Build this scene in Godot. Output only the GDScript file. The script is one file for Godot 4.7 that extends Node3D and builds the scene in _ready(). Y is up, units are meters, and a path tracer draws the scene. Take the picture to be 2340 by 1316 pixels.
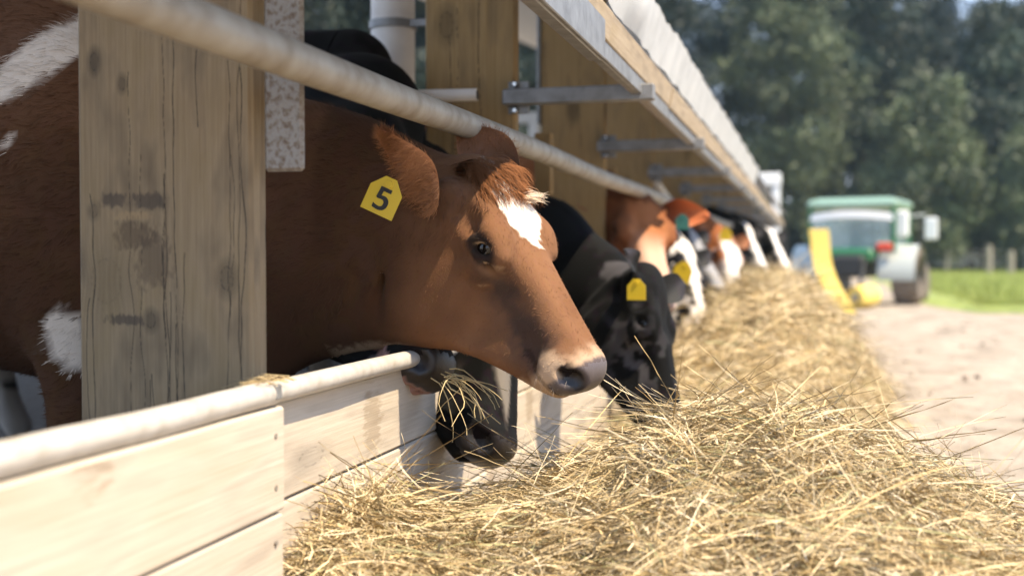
extends Node3D
# A feed shed: cows reach through a rail to hay heaped along the lane. x to the lane, -z along the shed, y up.

const BUILD_HAY := true
const BUILD_FUR := true
const BUILD_FAR := true
var M := {}
var rng := RandomNumberGenerator.new()
var soft := FastNoiseLite.new()
var fine := FastNoiseLite.new()
var names := {}


# ---------------------------------------------------------------- mesh collector
class Shape:
	var v := PackedVector3Array()
	var n := PackedVector3Array()
	var t := PackedVector2Array()
	var c := PackedColorArray()
	var x := PackedInt32Array()
	var tint := Color.WHITE
	var grain := 1.0      # metres that one repeat of the texture takes along the grain
	var shift := Vector2.ZERO

	func put(p: Vector3, nor: Vector3, uv := Vector2.ZERO) -> int:
		v.append(p)
		n.append(nor)
		t.append(uv)
		c.append(tint)
		return v.size() - 1

	func tri(a: int, b: int, d: int) -> void:
		x.append(a)
		x.append(b)
		x.append(d)

	func face(pts: Array, outward: Vector3, uvs: Array = []) -> void:
		var nor: Vector3 = (pts[1] - pts[0]).cross(pts[2] - pts[0]).normalized()
		if nor.dot(outward) < 0.0:
			nor = -nor
		var first := v.size()
		for k in pts.size():
			put(pts[k], nor, uvs[k] if uvs.size() else Vector2(pts[k].x + pts[k].z, pts[k].y))
		for k in range(1, pts.size() - 1):
			var g: Vector3 = (pts[k] - pts[0]).cross(pts[k + 1] - pts[0])
			if g.dot(nor) > 0.0:      # front faces run clockwise
				tri(first, first + k + 1, first + k)
			else:
				tri(first, first + k, first + k + 1)

	# a box with chamfered edges; the texture's grain follows its longest side
	func box(at: Vector3, size: Vector3, b := 0.004, turn := Basis()) -> void:
		var h := size * 0.5
		b = minf(b, minf(h.x, minf(h.y, h.z)) * 0.9)
		var g := 0
		if size.y >= size.x and size.y >= size.z:
			g = 1
		elif size.z >= size.x:
			g = 2
		var pick := func(sx, sy, sz, axis) -> Vector3:
			var p := Vector3(sx * (h.x - b), sy * (h.y - b), sz * (h.z - b))
			p[axis] = [sx, sy, sz][axis] * h[axis]
			return p
		var quads := []
		for s in [-1, 1]:
			quads.append([pick.call(s, -1, -1, 0), pick.call(s, 1, -1, 0), pick.call(s, 1, 1, 0), pick.call(s, -1, 1, 0)])
			quads.append([pick.call(-1, s, -1, 1), pick.call(1, s, -1, 1), pick.call(1, s, 1, 1), pick.call(-1, s, 1, 1)])
			quads.append([pick.call(-1, -1, s, 2), pick.call(1, -1, s, 2), pick.call(1, 1, s, 2), pick.call(-1, 1, s, 2)])
			for q in [-1, 1]:
				quads.append([pick.call(s, q, -1, 0), pick.call(s, q, 1, 0), pick.call(s, q, 1, 1), pick.call(s, q, -1, 1)])
				quads.append([pick.call(s, -1, q, 0), pick.call(s, 1, q, 0), pick.call(s, 1, q, 2), pick.call(s, -1, q, 2)])
				quads.append([pick.call(-1, s, q, 1), pick.call(1, s, q, 1), pick.call(1, s, q, 2), pick.call(-1, s, q, 2)])
				for w in [-1, 1]:
					quads.append([pick.call(s, q, w, 0), pick.call(s, q, w, 1), pick.call(s, q, w, 2)])
		for quad in quads:
			var mid := Vector3.ZERO
			for p in quad:
				mid += p
			var uvs := []
			var nn: Vector3 = (quad[1] - quad[0]).cross(quad[2] - quad[0]).abs()
			var side := (g + 1) % 3
			if nn[side] > nn[(g + 2) % 3]:
				side = (g + 2) % 3
			var pts := []
			for p in quad:
				uvs.append(Vector2(p[side] / 0.4 + 0.5, 0.5 - p[g] / grain) + shift)
				pts.append(at + turn * p)
			face(pts, turn * mid, uvs)

	func tube(path: Array, radii: Array, sides := 12, capped := true, squash := 1.0, up := Vector3.UP) -> void:
		var rows := []
		var run := 0.0
		for k in path.size():
			var d: Vector3 = (path[mini(k + 1, path.size() - 1)] - path[maxi(k - 1, 0)]).normalized()
			var s: Vector3 = d.cross(up)
			if s.length() < 0.05:
				s = d.cross(Vector3.FORWARD)
			s = s.normalized()
			var w: Vector3 = s.cross(d)
			if k:
				run += (path[k] - path[k - 1]).length()
			var row := []
			for j in sides + 1:
				var a := TAU * j / sides
				var o: Vector3 = s * cos(a) + w * sin(a) * squash
				row.append(put(path[k] + o * radii[k], o.normalized(), Vector2(float(j) / sides, run) + shift))
			rows.append(row)
		for k in path.size() - 1:
			for j in sides:
				tri(rows[k][j], rows[k + 1][j], rows[k][j + 1])
				tri(rows[k][j + 1], rows[k + 1][j], rows[k + 1][j + 1])
		if capped:
			for e in [0, path.size() - 1]:
				var ring := []
				for j in sides:
					ring.append(v[rows[e][j]])
				var other: int = 1 if e == 0 else path.size() - 2
				face(ring, path[e] - path[other])

	# an outline in the plane of two axes, given a thickness
	func prism(outline: PackedVector2Array, at: Vector3, right: Vector3, upward: Vector3, thick: float) -> void:
		var w := right.cross(upward).normalized() * thick * 0.5
		var flat := Geometry2D.triangulate_polygon(outline)
		for s in [-1.0, 1.0]:
			for k in range(0, flat.size(), 3):
				var pts := []
				for m in 3:
					var q: Vector2 = outline[flat[k + m]]
					pts.append(at + right * q.x + upward * q.y + w * s)
				face(pts, w * s)
		var mid := Vector2.ZERO
		for q in outline:
			mid += q / outline.size()
		for k in outline.size():
			var a := outline[k]
			var b := outline[(k + 1) % outline.size()]
			var o := Vector2(b.y - a.y, a.x - b.x)
			if Geometry2D.is_polygon_clockwise(outline) :
				o = -o
			var pa := at + right * a.x + upward * a.y
			var pb := at + right * b.x + upward * b.y
			face([pa - w, pb - w, pb + w, pa + w], right * o.x + upward * o.y)

	func sphere(at: Vector3, r: Vector3, turn := Basis(), rings := 10, sides := 14) -> void:
		var rows := []
		for i in rings + 1:
			var row := []
			for j in sides + 1:
				var a := PI * i / rings
				var b := TAU * j / sides
				var o := Vector3(sin(a) * cos(b), cos(a), sin(a) * sin(b))
				row.append(put(at + turn * (o * r), (turn * (o / r)).normalized(), Vector2(float(j) / sides, float(i) / rings)))
			rows.append(row)
		for i in rings:
			for j in sides:
				tri(rows[i][j], rows[i][j + 1], rows[i + 1][j])
				tri(rows[i][j + 1], rows[i + 1][j + 1], rows[i + 1][j])

	func sheet(nu: int, nv: int, where: Callable) -> void:
		var first := v.size()
		for i in nu + 1:
			for j in nv + 1:
				put(where.call(float(i) / nu, float(j) / nv), Vector3.ZERO, Vector2(float(i) / nu, float(j) / nv))
		for i in nu:
			for j in nv:
				var a := first + i * (nv + 1) + j
				for q in [[a, a + 1, a + nv + 1], [a + 1, a + nv + 2, a + nv + 1]]:
					tri(q[0], q[1], q[2])
					var g := (v[q[2]] - v[q[0]]).cross(v[q[1]] - v[q[0]])
					for k in q:
						n[k] += g
		for k in range(first, v.size()):
			n[k] = n[k].normalized()

	func arrays() -> Array:
		var out := []
		out.resize(Mesh.ARRAY_MAX)
		out[Mesh.ARRAY_VERTEX] = v
		out[Mesh.ARRAY_NORMAL] = n
		out[Mesh.ARRAY_TEX_UV] = t
		out[Mesh.ARRAY_COLOR] = c
		out[Mesh.ARRAY_INDEX] = x
		return out

	func done(m: Material) -> ArrayMesh:
		for k in range(0, x.size(), 3):      # front faces run clockwise
			var g := (v[x[k + 2]] - v[x[k]]).cross(v[x[k + 1]] - v[x[k]])
			if g.dot(n[x[k]] + n[x[k + 1]] + n[x[k + 2]]) < 0.0:
				var h := x[k + 1]
				x[k + 1] = x[k + 2]
				x[k + 2] = h
		var mesh := ArrayMesh.new()
		mesh.add_surface_from_arrays(Mesh.PRIMITIVE_TRIANGLES, arrays())
		mesh.surface_set_material(0, m)
		return mesh


# ---------------------------------------------------------------- sculpting: smoothly joined cones and ellipsoids, meshed by surface nets
class Sculpt:
	var a := PackedVector3Array()
	var ab := PackedVector3Array()
	var ra := PackedFloat32Array()
	var rb := PackedFloat32Array()
	var k := PackedFloat32Array()
	var kind := PackedInt32Array()     # 0 cone, 1 ellipsoid; + 2 cuts away
	var bend: Array[Basis] = []
	var inv := PackedFloat32Array()
	var slack := PackedFloat32Array()
	var radii := PackedVector3Array()

	func cone(p: Vector3, q: Vector3, r0: float, r1: float, blend: float, axis := Vector3.ZERO, squash := 1.0) -> void:
		var m := Basis()
		if axis != Vector3.ZERO:
			axis = axis.normalized()
			var f := 1.0 / squash - 1.0
			m = Basis(Vector3.RIGHT + axis * (axis.x * f), Vector3.UP + axis * (axis.y * f), Vector3.BACK + axis * (axis.z * f))
		a.append(p)
		var d: Vector3 = m * (q - p)
		ab.append(d)
		ra.append(r0)
		rb.append(r1 - r0)
		k.append(blend)
		kind.append(0)
		bend.append(m)
		inv.append(1.0 / maxf(d.length_squared(), 1e-9))
		slack.append(sqrt(squash) if axis != Vector3.ZERO else 1.0)
		radii.append(Vector3.ONE)

	func blob(p: Vector3, r: Vector3, turn: Basis, blend: float, cut := false) -> void:
		a.append(p)
		ab.append(Vector3.ZERO)
		ra.append(0.0)
		rb.append(0.0)
		k.append(blend)
		kind.append(3 if cut else 1)
		bend.append(turn.transposed())
		inv.append(0.0)
		slack.append(1.0)
		radii.append(r)

	func groove(p: Vector3, q: Vector3, r: float, blend: float) -> void:
		cone(p, q, r, r, blend)
		kind[kind.size() - 1] = 2

	func one(i: int, p: Vector3) -> float:
		var q: Vector3 = bend[i] * (p - a[i])
		if kind[i] & 1:
			var r := radii[i]
			var e := q / r
			var k0 := e.length()
			return k0 * (k0 - 1.0) / maxf((e / r).length(), 1e-6)
		var t := clampf(q.dot(ab[i]) * inv[i], 0.0, 1.0)
		return ((q - ab[i] * t).length() - ra[i] - rb[i] * t) * slack[i]

	func dist(p: Vector3, which: PackedInt32Array) -> float:
		var d := 1e3
		for i in which:
			var e := one(i, p)
			var kk := k[i]
			if kind[i] < 2:
				var h := maxf(kk - absf(d - e), 0.0)
				d = minf(d, e) - h * h * 0.25 / kk
			else:
				var h2 := maxf(kk - absf(d + e), 0.0)
				d = maxf(d, -e) + h2 * h2 * 0.25 / kk
		return d

	func net(lo: Vector3, hi: Vector3, cell: float, out: Shape, paint: Callable) -> void:
		const B := 4
		var nb := Vector3i(((hi - lo) / (cell * B)).ceil())
		var nx := nb.x * B + 1
		var ny := nb.y * B + 1
		var nz := nb.z * B + 1
		var val := PackedFloat32Array()
		val.resize(nx * ny * nz)
		val.fill(1e3)
		var half := cell * B * 0.5
		var diag := half * 1.7321
		var blocks := []
		var everyone := PackedInt32Array(range(a.size()))
		for bx in nb.x:
			for by in nb.y:
				for bz in nb.z:
					var mid := lo + Vector3(bx + 0.5, by + 0.5, bz + 0.5) * cell * B
					var near := PackedInt32Array()
					var ds := PackedFloat32Array()
					var least := 1e3
					for i in everyone:
						var e := one(i, mid)
						ds.append(e)
						if kind[i] < 2:
							least = minf(least, e)
					if least > diag * 1.9 + 0.06:
						continue
					for i in everyone:
						if kind[i] < 2:
							if ds[i] < least + diag * 3.0 + k[i]:
								near.append(i)
						elif ds[i] < diag * 1.5 + k[i]:
							near.append(i)
					var d := dist(mid, near)
					if absf(d) > diag * 1.7 + 0.004:
						if d < 0.0:
							for i in B + 1:
								for j in B + 1:
									for l in B + 1:
										var at: int = ((bx * B + i) * ny + by * B + j) * nz + bz * B + l
										if val[at] > 999.0:
											val[at] = -0.5
						continue
					blocks.append(Vector3i(bx, by, bz) * B)
					for i in B + 1:
						for j in B + 1:
							for l in B + 1:
								var at: int = ((bx * B + i) * ny + by * B + j) * nz + bz * B + l
								if absf(val[at]) > 0.4:
									val[at] = dist(lo + Vector3(bx * B + i, by * B + j, bz * B + l) * cell, near)
		var vid := PackedInt32Array()
		vid.resize(nx * ny * nz)
		vid.fill(-1)
		var first := out.v.size()
		var corner := [0, nz, ny * nz, ny * nz + nz, 1, nz + 1, ny * nz + 1, ny * nz + nz + 1]
		var cp := [Vector3(0, 0, 0), Vector3(0, 1, 0), Vector3(1, 0, 0), Vector3(1, 1, 0), Vector3(0, 0, 1), Vector3(0, 1, 1), Vector3(1, 0, 1), Vector3(1, 1, 1)]
		var edges := [[0, 1], [2, 3], [4, 5], [6, 7], [0, 2], [1, 3], [4, 6], [5, 7], [0, 4], [1, 5], [2, 6], [3, 7]]
		var cells := PackedInt32Array()
		for b in blocks:
			for i in B:
				for j in B:
					for l in B:
						var at: int = ((b.x + i) * ny + b.y + j) * nz + b.z + l
						var s := 0
						for q in corner:
							if val[at + q] < 0.0:
								s += 1
						if s == 0 or s == 8:
							continue
						var sum := Vector3.ZERO
						var count := 0
						for e in edges:
							var v0: float = val[at + corner[e[0]]]
							var v1: float = val[at + corner[e[1]]]
							if (v0 < 0.0) != (v1 < 0.0):
								sum += cp[e[0]].lerp(cp[e[1]], clampf(v0 / (v0 - v1), 0.02, 0.98))
								count += 1
						vid[at] = out.v.size()
						cells.append(at)
						out.v.append(lo + (Vector3(b.x + i, b.y + j, b.z + l) + sum / count) * cell)
						out.n.append(Vector3.ZERO)
						out.t.append(Vector2.ZERO)
						out.c.append(Color.WHITE)
		var step := [ny * nz, nz, 1]
		for at in cells:
			for axis in 3:
				var in0: bool = val[at] < 0.0
				if in0 == (val[at + step[axis]] < 0.0):
					continue
				var u: int = step[(axis + 1) % 3]
				var w: int = step[(axis + 2) % 3]
				if at - u - w < 0:
					continue
				var q := [vid[at], vid[at - u], vid[at - u - w], vid[at - w]]
				if q.has(-1):
					continue
				if not in0:
					q.reverse()
				var g: Vector3 = (out.v[q[2]] - out.v[q[0]]).cross(out.v[q[3]] - out.v[q[1]])
				for m in q:
					out.n[m] += g
				out.tri(q[0], q[2], q[1])
				out.tri(q[0], q[3], q[2])
		for i in range(first, out.v.size()):
			out.n[i] = out.n[i].normalized()
			out.c[i] = paint.call(out.v[i], out.n[i])


# ---------------------------------------------------------------- naming
func numbered(called: String, parent: Node) -> String:
	var key := str(parent.get_instance_id()) + called
	var k: int = names.get(key, 0)
	names[key] = k + 1
	return called if k == 0 else "%s_%03d" % [called, k]


func tag(o: Node3D, label: String, category: String, group := "") -> Node3D:
	o.set_meta("label", label)
	o.set_meta("category", category)
	if group:
		o.set_meta("group", group)
	return o


func thing(called: String, label: String, category: String, at := Vector3.ZERO, group := "") -> Node3D:
	var o := Node3D.new()
	o.name = numbered(called, self)
	o.position = at
	add_child(o)
	return tag(o, label, category, group)


func part(called: String, mesh: Mesh, parent: Node, at := Vector3.ZERO) -> MeshInstance3D:
	var o := MeshInstance3D.new()
	o.name = numbered(called, parent)
	o.mesh = mesh
	o.position = at
	parent.add_child(o)
	return o


func structure(o: Node3D) -> Node3D:
	o.set_meta("kind", "structure")
	return o


func many(called: String, mesh: Mesh, where: Array[Transform3D], tints: PackedColorArray, parent: Node) -> MultiMeshInstance3D:
	var mm := MultiMesh.new()
	mm.transform_format = MultiMesh.TRANSFORM_3D
	mm.use_colors = tints.size() > 0
	mm.mesh = mesh
	mm.instance_count = where.size()
	for i in where.size():
		mm.set_instance_transform(i, where[i])
		if tints.size():
			mm.set_instance_color(i, tints[i])
	var o := MultiMeshInstance3D.new()
	o.name = numbered(called, parent)
	o.multimesh = mm
	o.set_meta("kind", "stuff")
	parent.add_child(o)
	return o


# ---------------------------------------------------------------- materials
func srgb(r: float, g: float, b: float) -> Color:
	return Color(r, g, b).linear_to_srgb()


func plain(color: Color, rough := 0.7, metal := 0.0) -> StandardMaterial3D:
	var m := StandardMaterial3D.new()
	m.albedo_color = color
	m.roughness = rough
	m.metallic = metal
	return m


func noise(freq: float, octaves := 4, seed_ := 1) -> FastNoiseLite:
	var f := FastNoiseLite.new()
	f.noise_type = FastNoiseLite.TYPE_SIMPLEX_SMOOTH
	f.frequency = freq
	f.fractal_octaves = octaves
	f.seed = seed_
	return f


func mottled(stops: Array, freq: float, size := 512, seed_ := 1) -> NoiseTexture2D:
	var g := Gradient.new()
	var off := PackedFloat32Array()
	var col := PackedColorArray()
	for s in stops:
		off.append(s[0])
		col.append(s[1])
	g.offsets = off
	g.colors = col
	var t := NoiseTexture2D.new()
	t.width = size
	t.height = size
	t.seamless = true
	t.noise = noise(freq, 5, seed_)
	t.color_ramp = g
	return t


func relief(freq: float, strength: float, size := 512, seed_ := 3) -> NoiseTexture2D:
	var t := NoiseTexture2D.new()
	t.width = size
	t.height = size
	t.seamless = true
	t.as_normal_map = true
	t.bump_strength = strength
	t.noise = noise(freq, 5, seed_)
	return t


# sawn timber, the grain along the picture's height: [albedo, normal]. knots: [u, v, ru, rv, dark]; marks: [u0, v0, u1, v1, color, strength]
func timber(w: int, h: int, light: Color, dark: Color, seed_: int, cracks: int, knots: Array, marks: Array, stains: float) -> Array:
	var im := Image.create(w, h, false, Image.FORMAT_RGB8)
	var hm := Image.create(w, h, false, Image.FORMAT_RGB8)
	var g := noise(1.0, 3, seed_)
	var r := RandomNumberGenerator.new()
	r.seed = seed_
	var lines := []
	for i in cracks:
		lines.append([r.randf_range(0.04, 0.97), r.randf_range(-0.3, 0.7), r.randf_range(0.25, 0.9), r.randf_range(0.6, 1.6), r.randf() * 100.0])
	for y in h:
		var fv := float(y) / h
		for x in w:
			var fu := float(x) / w
			var u := fu
			var knot := 0.0
			var ring := 0.0
			for q in knots:
				var du: float = (fu - q[0]) / q[2]
				var dv: float = (fv - q[1]) / q[3]
				var dd := du * du + dv * dv
				if dd < 9.0:
					u += q[2] * 0.7 * du * exp(-dd * 0.7)
					var e := sqrt(dd)
					ring = maxf(ring, exp(-pow((e - 1.0) / 0.13, 2.0)) * q[4] * clampf(0.55 + 0.9 * g.get_noise_2d(fu * 60.0, fv * 90.0), 0.1, 0.9))
					knot = maxf(knot, q[4] * 0.32 * clampf(1.6 - e * 0.7, 0.0, 1.0))
			var s := g.get_noise_2d(u * 34.0, fv * 2.2) * 0.5 + g.get_noise_2d(u * 120.0 + 50.0, fv * 5.0) * 0.38
			var fib := g.get_noise_2d(u * 330.0, fv * 16.0 + 9.0)
			var st := g.get_noise_2d(fu * 3.3 + 20.0, fv * 4.5 + 7.0) + g.get_noise_2d(fu * 9.0, fv * 9.0 + 31.0) * 0.45
			var mix := clampf(0.42 + s * 0.55 + fib * 0.16, 0.0, 1.0)
			var col := light.lerp(dark, mix)
			col = col.lerp(Color(0.20, 0.17, 0.14), clampf(st * stains, 0.0, 0.75))
			col = col.lerp(Color(0.44, 0.36, 0.18), clampf(-st * stains * 0.6, 0.0, 0.35))
			var depth := 0.0
			for q in lines:
				if fv < q[1] or fv > q[1] + q[2]:
					continue
				var cx: float = q[0] + g.get_noise_2d(q[4], fv * 3.0) * 0.035
				var wide: float = q[3] * 0.6 * (0.7 + 0.4 * g.get_noise_2d(q[4] + 40.0, fv * 7.0)) / 400.0
				var near := absf(u - cx)
				if near < wide * 2.0:
					depth = maxf(depth, clampf(1.6 - near / maxf(wide, 0.0005), 0.0, 1.0) * 0.85)
			col = col.darkened(clampf(maxf(depth, maxf(knot * 0.8, ring * 0.6)), 0.0, 0.92))
			for q in marks:
				var mx: float = absf(fu - (q[0] + q[2]) * 0.5) / ((q[2] - q[0]) * 0.5)
				var my: float = absf(fv - (q[1] + q[3]) * 0.5) / ((q[3] - q[1]) * 0.5)
				if mx > 1.7 or my > 1.7:
					continue
				var inside := clampf((1.1 - pow(pow(mx, 3.0) + pow(my, 3.0), 0.333)) * 2.2 + g.get_noise_2d(fu * 26.0, fv * 40.0) * 1.1 + g.get_noise_2d(fu * 90.0, fv * 30.0) * 0.5, 0.0, 1.0)
				if inside > 0.0:
					col = col.lerp(q[4], inside * q[5])
					depth = maxf(depth, inside * 0.3 * q[5])
			im.set_pixel(x, y, col)
			var hh := clampf(0.7 - depth * 0.7 + fib * 0.09 - mix * 0.12 - ring * 0.15, 0.0, 1.0)
			hm.set_pixel(x, y, Color(hh, hh, hh))
	hm.bump_map_to_normal_map(2.4)
	return [ImageTexture.create_from_image(im), ImageTexture.create_from_image(hm)]


func wood(tex: Array, rough := 0.85, depth := 0.9, shade := Color.WHITE) -> StandardMaterial3D:
	var m := plain(shade, rough)
	m.albedo_texture = tex[0]
	m.normal_enabled = true
	m.normal_texture = tex[1]
	m.normal_scale = depth
	return m


func coated(stops: Array, freq: float, scale: float, rough: float, metal := 0.0, bump := 0.0, seed_ := 1) -> StandardMaterial3D:
	var m := plain(Color.WHITE, rough, metal)
	m.albedo_texture = mottled(stops, freq, 512, seed_)
	m.uv1_triplanar = true
	m.uv1_scale = Vector3.ONE * scale
	if bump > 0.0:
		m.normal_enabled = true
		m.normal_texture = relief(freq * 2.0, 6.0, 512, seed_ + 9)
		m.normal_scale = bump
	return m


func painted() -> StandardMaterial3D:
	var m := plain(Color.WHITE, 0.75)
	m.vertex_color_use_as_albedo = true
	return m


func make_materials() -> void:
	soft = noise(1.0, 3, 5)
	fine = noise(1.0, 2, 11)
	var knots := [[0.17, 0.532, 0.085, 0.036, 0.30], [0.855, 0.527, 0.034, 0.019, 0.9], [0.27, 0.205, 0.018, 0.010, 1.0], [0.11, 0.166, 0.022, 0.014, 1.2], [0.425, 0.597, 0.026, 0.012, 1.1], [0.50, 0.40, 0.02, 0.01, 0.5], [0.1, 0.415, 0.02, 0.01, 0.7]]
	var black := Color(0.13, 0.11, 0.11)
	var marks := [[0.14, 0.385, 0.30, 0.409, black, 0.42], [0.31, 0.385, 0.52, 0.414, black, 0.4], [0.20, 0.416, 0.44, 0.432, Color(0.62, 0.52, 0.38), 0.6], [0.22, 0.43, 0.46, 0.48, Color(0.33, 0.27, 0.2), 0.6], [0.34, 0.45, 0.55, 0.545, Color(0.26, 0.21, 0.17), 0.38], [0.16, 0.588, 0.40, 0.606, black, 0.42]]
	M.post = wood(timber(384, 1024, Color(0.60, 0.525, 0.41), Color(0.455, 0.38, 0.285), 21, 20, knots, marks, 0.32), 0.85, 1.0)
	M.shed_post = wood(timber(256, 768, Color(0.68, 0.575, 0.41), Color(0.54, 0.435, 0.275), 33, 6, [[0.7, 0.45, 0.05, 0.02, 0.9], [0.25, 0.7, 0.04, 0.02, 0.8], [0.35, 0.2, 0.05, 0.025, 0.7]], [], 0.3), 0.85, 0.8)
	M.board = wood(timber(320, 768, Color(0.80, 0.755, 0.69), Color(0.665, 0.61, 0.545), 47, 2, [[0.3, 0.2, 0.035, 0.02, 0.5], [0.62, 0.66, 0.03, 0.016, 0.5], [0.75, 0.9, 0.03, 0.014, 0.4]], [[0.2, 0.3, 0.5, 0.34, Color(0.5, 0.43, 0.34), 0.4], [0.55, 0.55, 0.7, 0.62, Color(0.55, 0.48, 0.38), 0.4], [0.3, 0.76, 0.62, 0.79, Color(0.5, 0.42, 0.33), 0.4]], 0.26), 0.85, 0.8)
	M.fascia = wood(timber(192, 512, Color(0.72, 0.655, 0.56), Color(0.58, 0.51, 0.42), 58, 3, [[0.5, 0.5, 0.04, 0.02, 0.6]], [], 0.3), 0.85, 0.8)
	M.pipe = coated([[0.0, srgb(0.20, 0.165, 0.12)], [0.38, srgb(0.30, 0.265, 0.215)], [0.62, srgb(0.345, 0.315, 0.265)], [1.0, srgb(0.40, 0.37, 0.325)]], 0.012, 2.0, 0.55, 0.05, 0.1, 2)
	M.steel = coated([[0.0, srgb(0.17, 0.168, 0.165)], [0.5, srgb(0.235, 0.235, 0.235)], [1.0, srgb(0.29, 0.295, 0.30)]], 0.012, 2.5, 0.45, 0.35, 0.1, 4)
	M.rusty = coated([[0.0, srgb(0.09, 0.05, 0.03)], [0.28, srgb(0.16, 0.12, 0.085)], [0.45, srgb(0.22, 0.19, 0.16)], [0.62, srgb(0.26, 0.24, 0.215)], [0.80, srgb(0.23, 0.20, 0.165)], [1.0, srgb(0.13, 0.09, 0.06)]], 0.045, 3.0, 0.6, 0.1, 0.3, 6)
	M.plastic = coated([[0.0, srgb(0.60, 0.56, 0.53)], [0.6, srgb(0.72, 0.69, 0.66)], [1.0, srgb(0.78, 0.75, 0.72)]], 0.008, 2.0, 0.45, 0.0, 0.0, 8)
	M.roof = coated([[0.0, srgb(0.48, 0.49, 0.49)], [0.6, srgb(0.60, 0.61, 0.61)], [1.0, srgb(0.66, 0.66, 0.65)]], 0.01, 1.5, 0.5, 0.0, 0.1, 12)
	M.mud = coated([[0.0, srgb(0.05, 0.038, 0.026)], [1.0, srgb(0.12, 0.095, 0.07)]], 0.02, 1.0, 0.9, 0.0, 0.8, 14)
	M.ground = coated([[0.0, srgb(0.20, 0.156, 0.108)], [0.45, srgb(0.315, 0.256, 0.190)], [1.0, srgb(0.39, 0.325, 0.25)]], 0.010, 0.40, 0.95, 0.0, 1.0, 16)
	M.ground.uv1_world_triplanar = true
	M.field = coated([[0.0, srgb(0.16, 0.20, 0.035)], [0.5, srgb(0.24, 0.285, 0.06)], [1.0, srgb(0.31, 0.33, 0.10)]], 0.02, 0.25, 0.9, 0.0, 0.0, 18)
	M.field.uv1_world_triplanar = true
	M.blade = painted()
	M.blade.backlight_enabled = true
	M.blade.backlight = Color(0.5, 0.5, 0.5)
	M.hay = painted()
	M.hay.roughness = 0.55
	M.hay.backlight_enabled = true
	M.hay.backlight = Color(0.22, 0.22, 0.22)
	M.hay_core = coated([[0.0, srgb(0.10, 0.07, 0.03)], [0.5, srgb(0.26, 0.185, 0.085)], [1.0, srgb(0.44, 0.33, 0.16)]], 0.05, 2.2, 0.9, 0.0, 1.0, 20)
	M.coat = painted()
	M.coat.roughness = 0.78
	M.coat.metallic_specular = 0.2
	M.coat.normal_enabled = true
	M.coat.normal_texture = relief(0.06, 5.0, 512, 31)
	M.coat.uv1_triplanar = true
	M.coat.uv1_scale = Vector3.ONE * 7.0
	M.coat.normal_scale = 0.35
	M.coat.rim_enabled = true
	M.coat.rim = 0.03
	M.coat.rim_tint = 0.8
	M.nose = painted()
	M.nose.roughness = 0.42
	M.nose.normal_enabled = true
	M.nose.normal_texture = relief(0.09, 6.0, 512, 35)
	M.nose.uv1_triplanar = true
	M.nose.uv1_scale = Vector3.ONE * 9.0
	M.nose.normal_scale = 0.5
	M.ear = painted()
	M.ear.backlight_enabled = true
	M.ear.backlight = Color(0.55, 0.3, 0.18)
	M.fur = painted()
	M.fur.roughness = 0.8
	M.fur.metallic_specular = 0.2
	M.fur.backlight_enabled = true
	M.fur.backlight = Color(0.25, 0.25, 0.25)
	M.eye = plain(srgb(0.006, 0.004, 0.0035), 0.05)
	M.tag_yellow = plain(srgb(0.62, 0.43, 0.02), 0.45)
	M.tag_green = plain(srgb(0.03, 0.14, 0.12), 0.5)
	M.ink = plain(srgb(0.015, 0.015, 0.015), 0.6)
	M.leaf = painted()
	M.leaf.roughness = 0.6
	M.leaf.backlight_enabled = true
	M.leaf.backlight = Color(0.35, 0.35, 0.35)
	M.bark = coated([[0.0, srgb(0.05, 0.04, 0.03)], [1.0, srgb(0.15, 0.12, 0.09)]], 0.03, 1.0, 0.9, 0.0, 1.0, 24)
	M.green = plain(srgb(0.02, 0.13, 0.05), 0.35)
	M.yellow = plain(srgb(0.76, 0.56, 0.12), 0.35)
	M.white = plain(srgb(0.78, 0.78, 0.76), 0.5)
	M.paint_white = plain(srgb(0.7, 0.71, 0.73), 0.3)
	M.paint_blue = plain(srgb(0.42, 0.52, 0.62), 0.3)
	M.black = plain(srgb(0.02, 0.02, 0.02), 0.6)
	M.tyre = plain(srgb(0.17, 0.14, 0.115), 0.9)
	M.lamp_red = plain(srgb(0.6, 0.06, 0.03), 0.3)
	M.glass = plain(Color(0.7, 0.8, 0.8, 0.25), 0.05)
	M.glass.transparency = BaseMaterial3D.TRANSPARENCY_ALPHA
	M.stake = coated([[0.0, srgb(0.22, 0.19, 0.15)], [1.0, srgb(0.36, 0.31, 0.25)]], 0.03, 2.0, 0.9, 0.0, 0.4, 26)
	M.chrome = plain(srgb(0.6, 0.6, 0.6), 0.25, 0.9)
	M.pale_green = plain(srgb(0.24, 0.36, 0.28), 0.25)  # cab roof: sunlit gloss put into a lighter green
	M.fender = plain(srgb(0.42, 0.44, 0.40), 0.22)  # sun glare on the fenders put into a pale colour
	M.rail = coated([[0.0, srgb(0.38, 0.335, 0.28)], [0.5, srgb(0.50, 0.465, 0.42)], [1.0, srgb(0.58, 0.55, 0.51)]], 0.012, 3.0, 0.5, 0.1, 0.15, 28)


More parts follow.
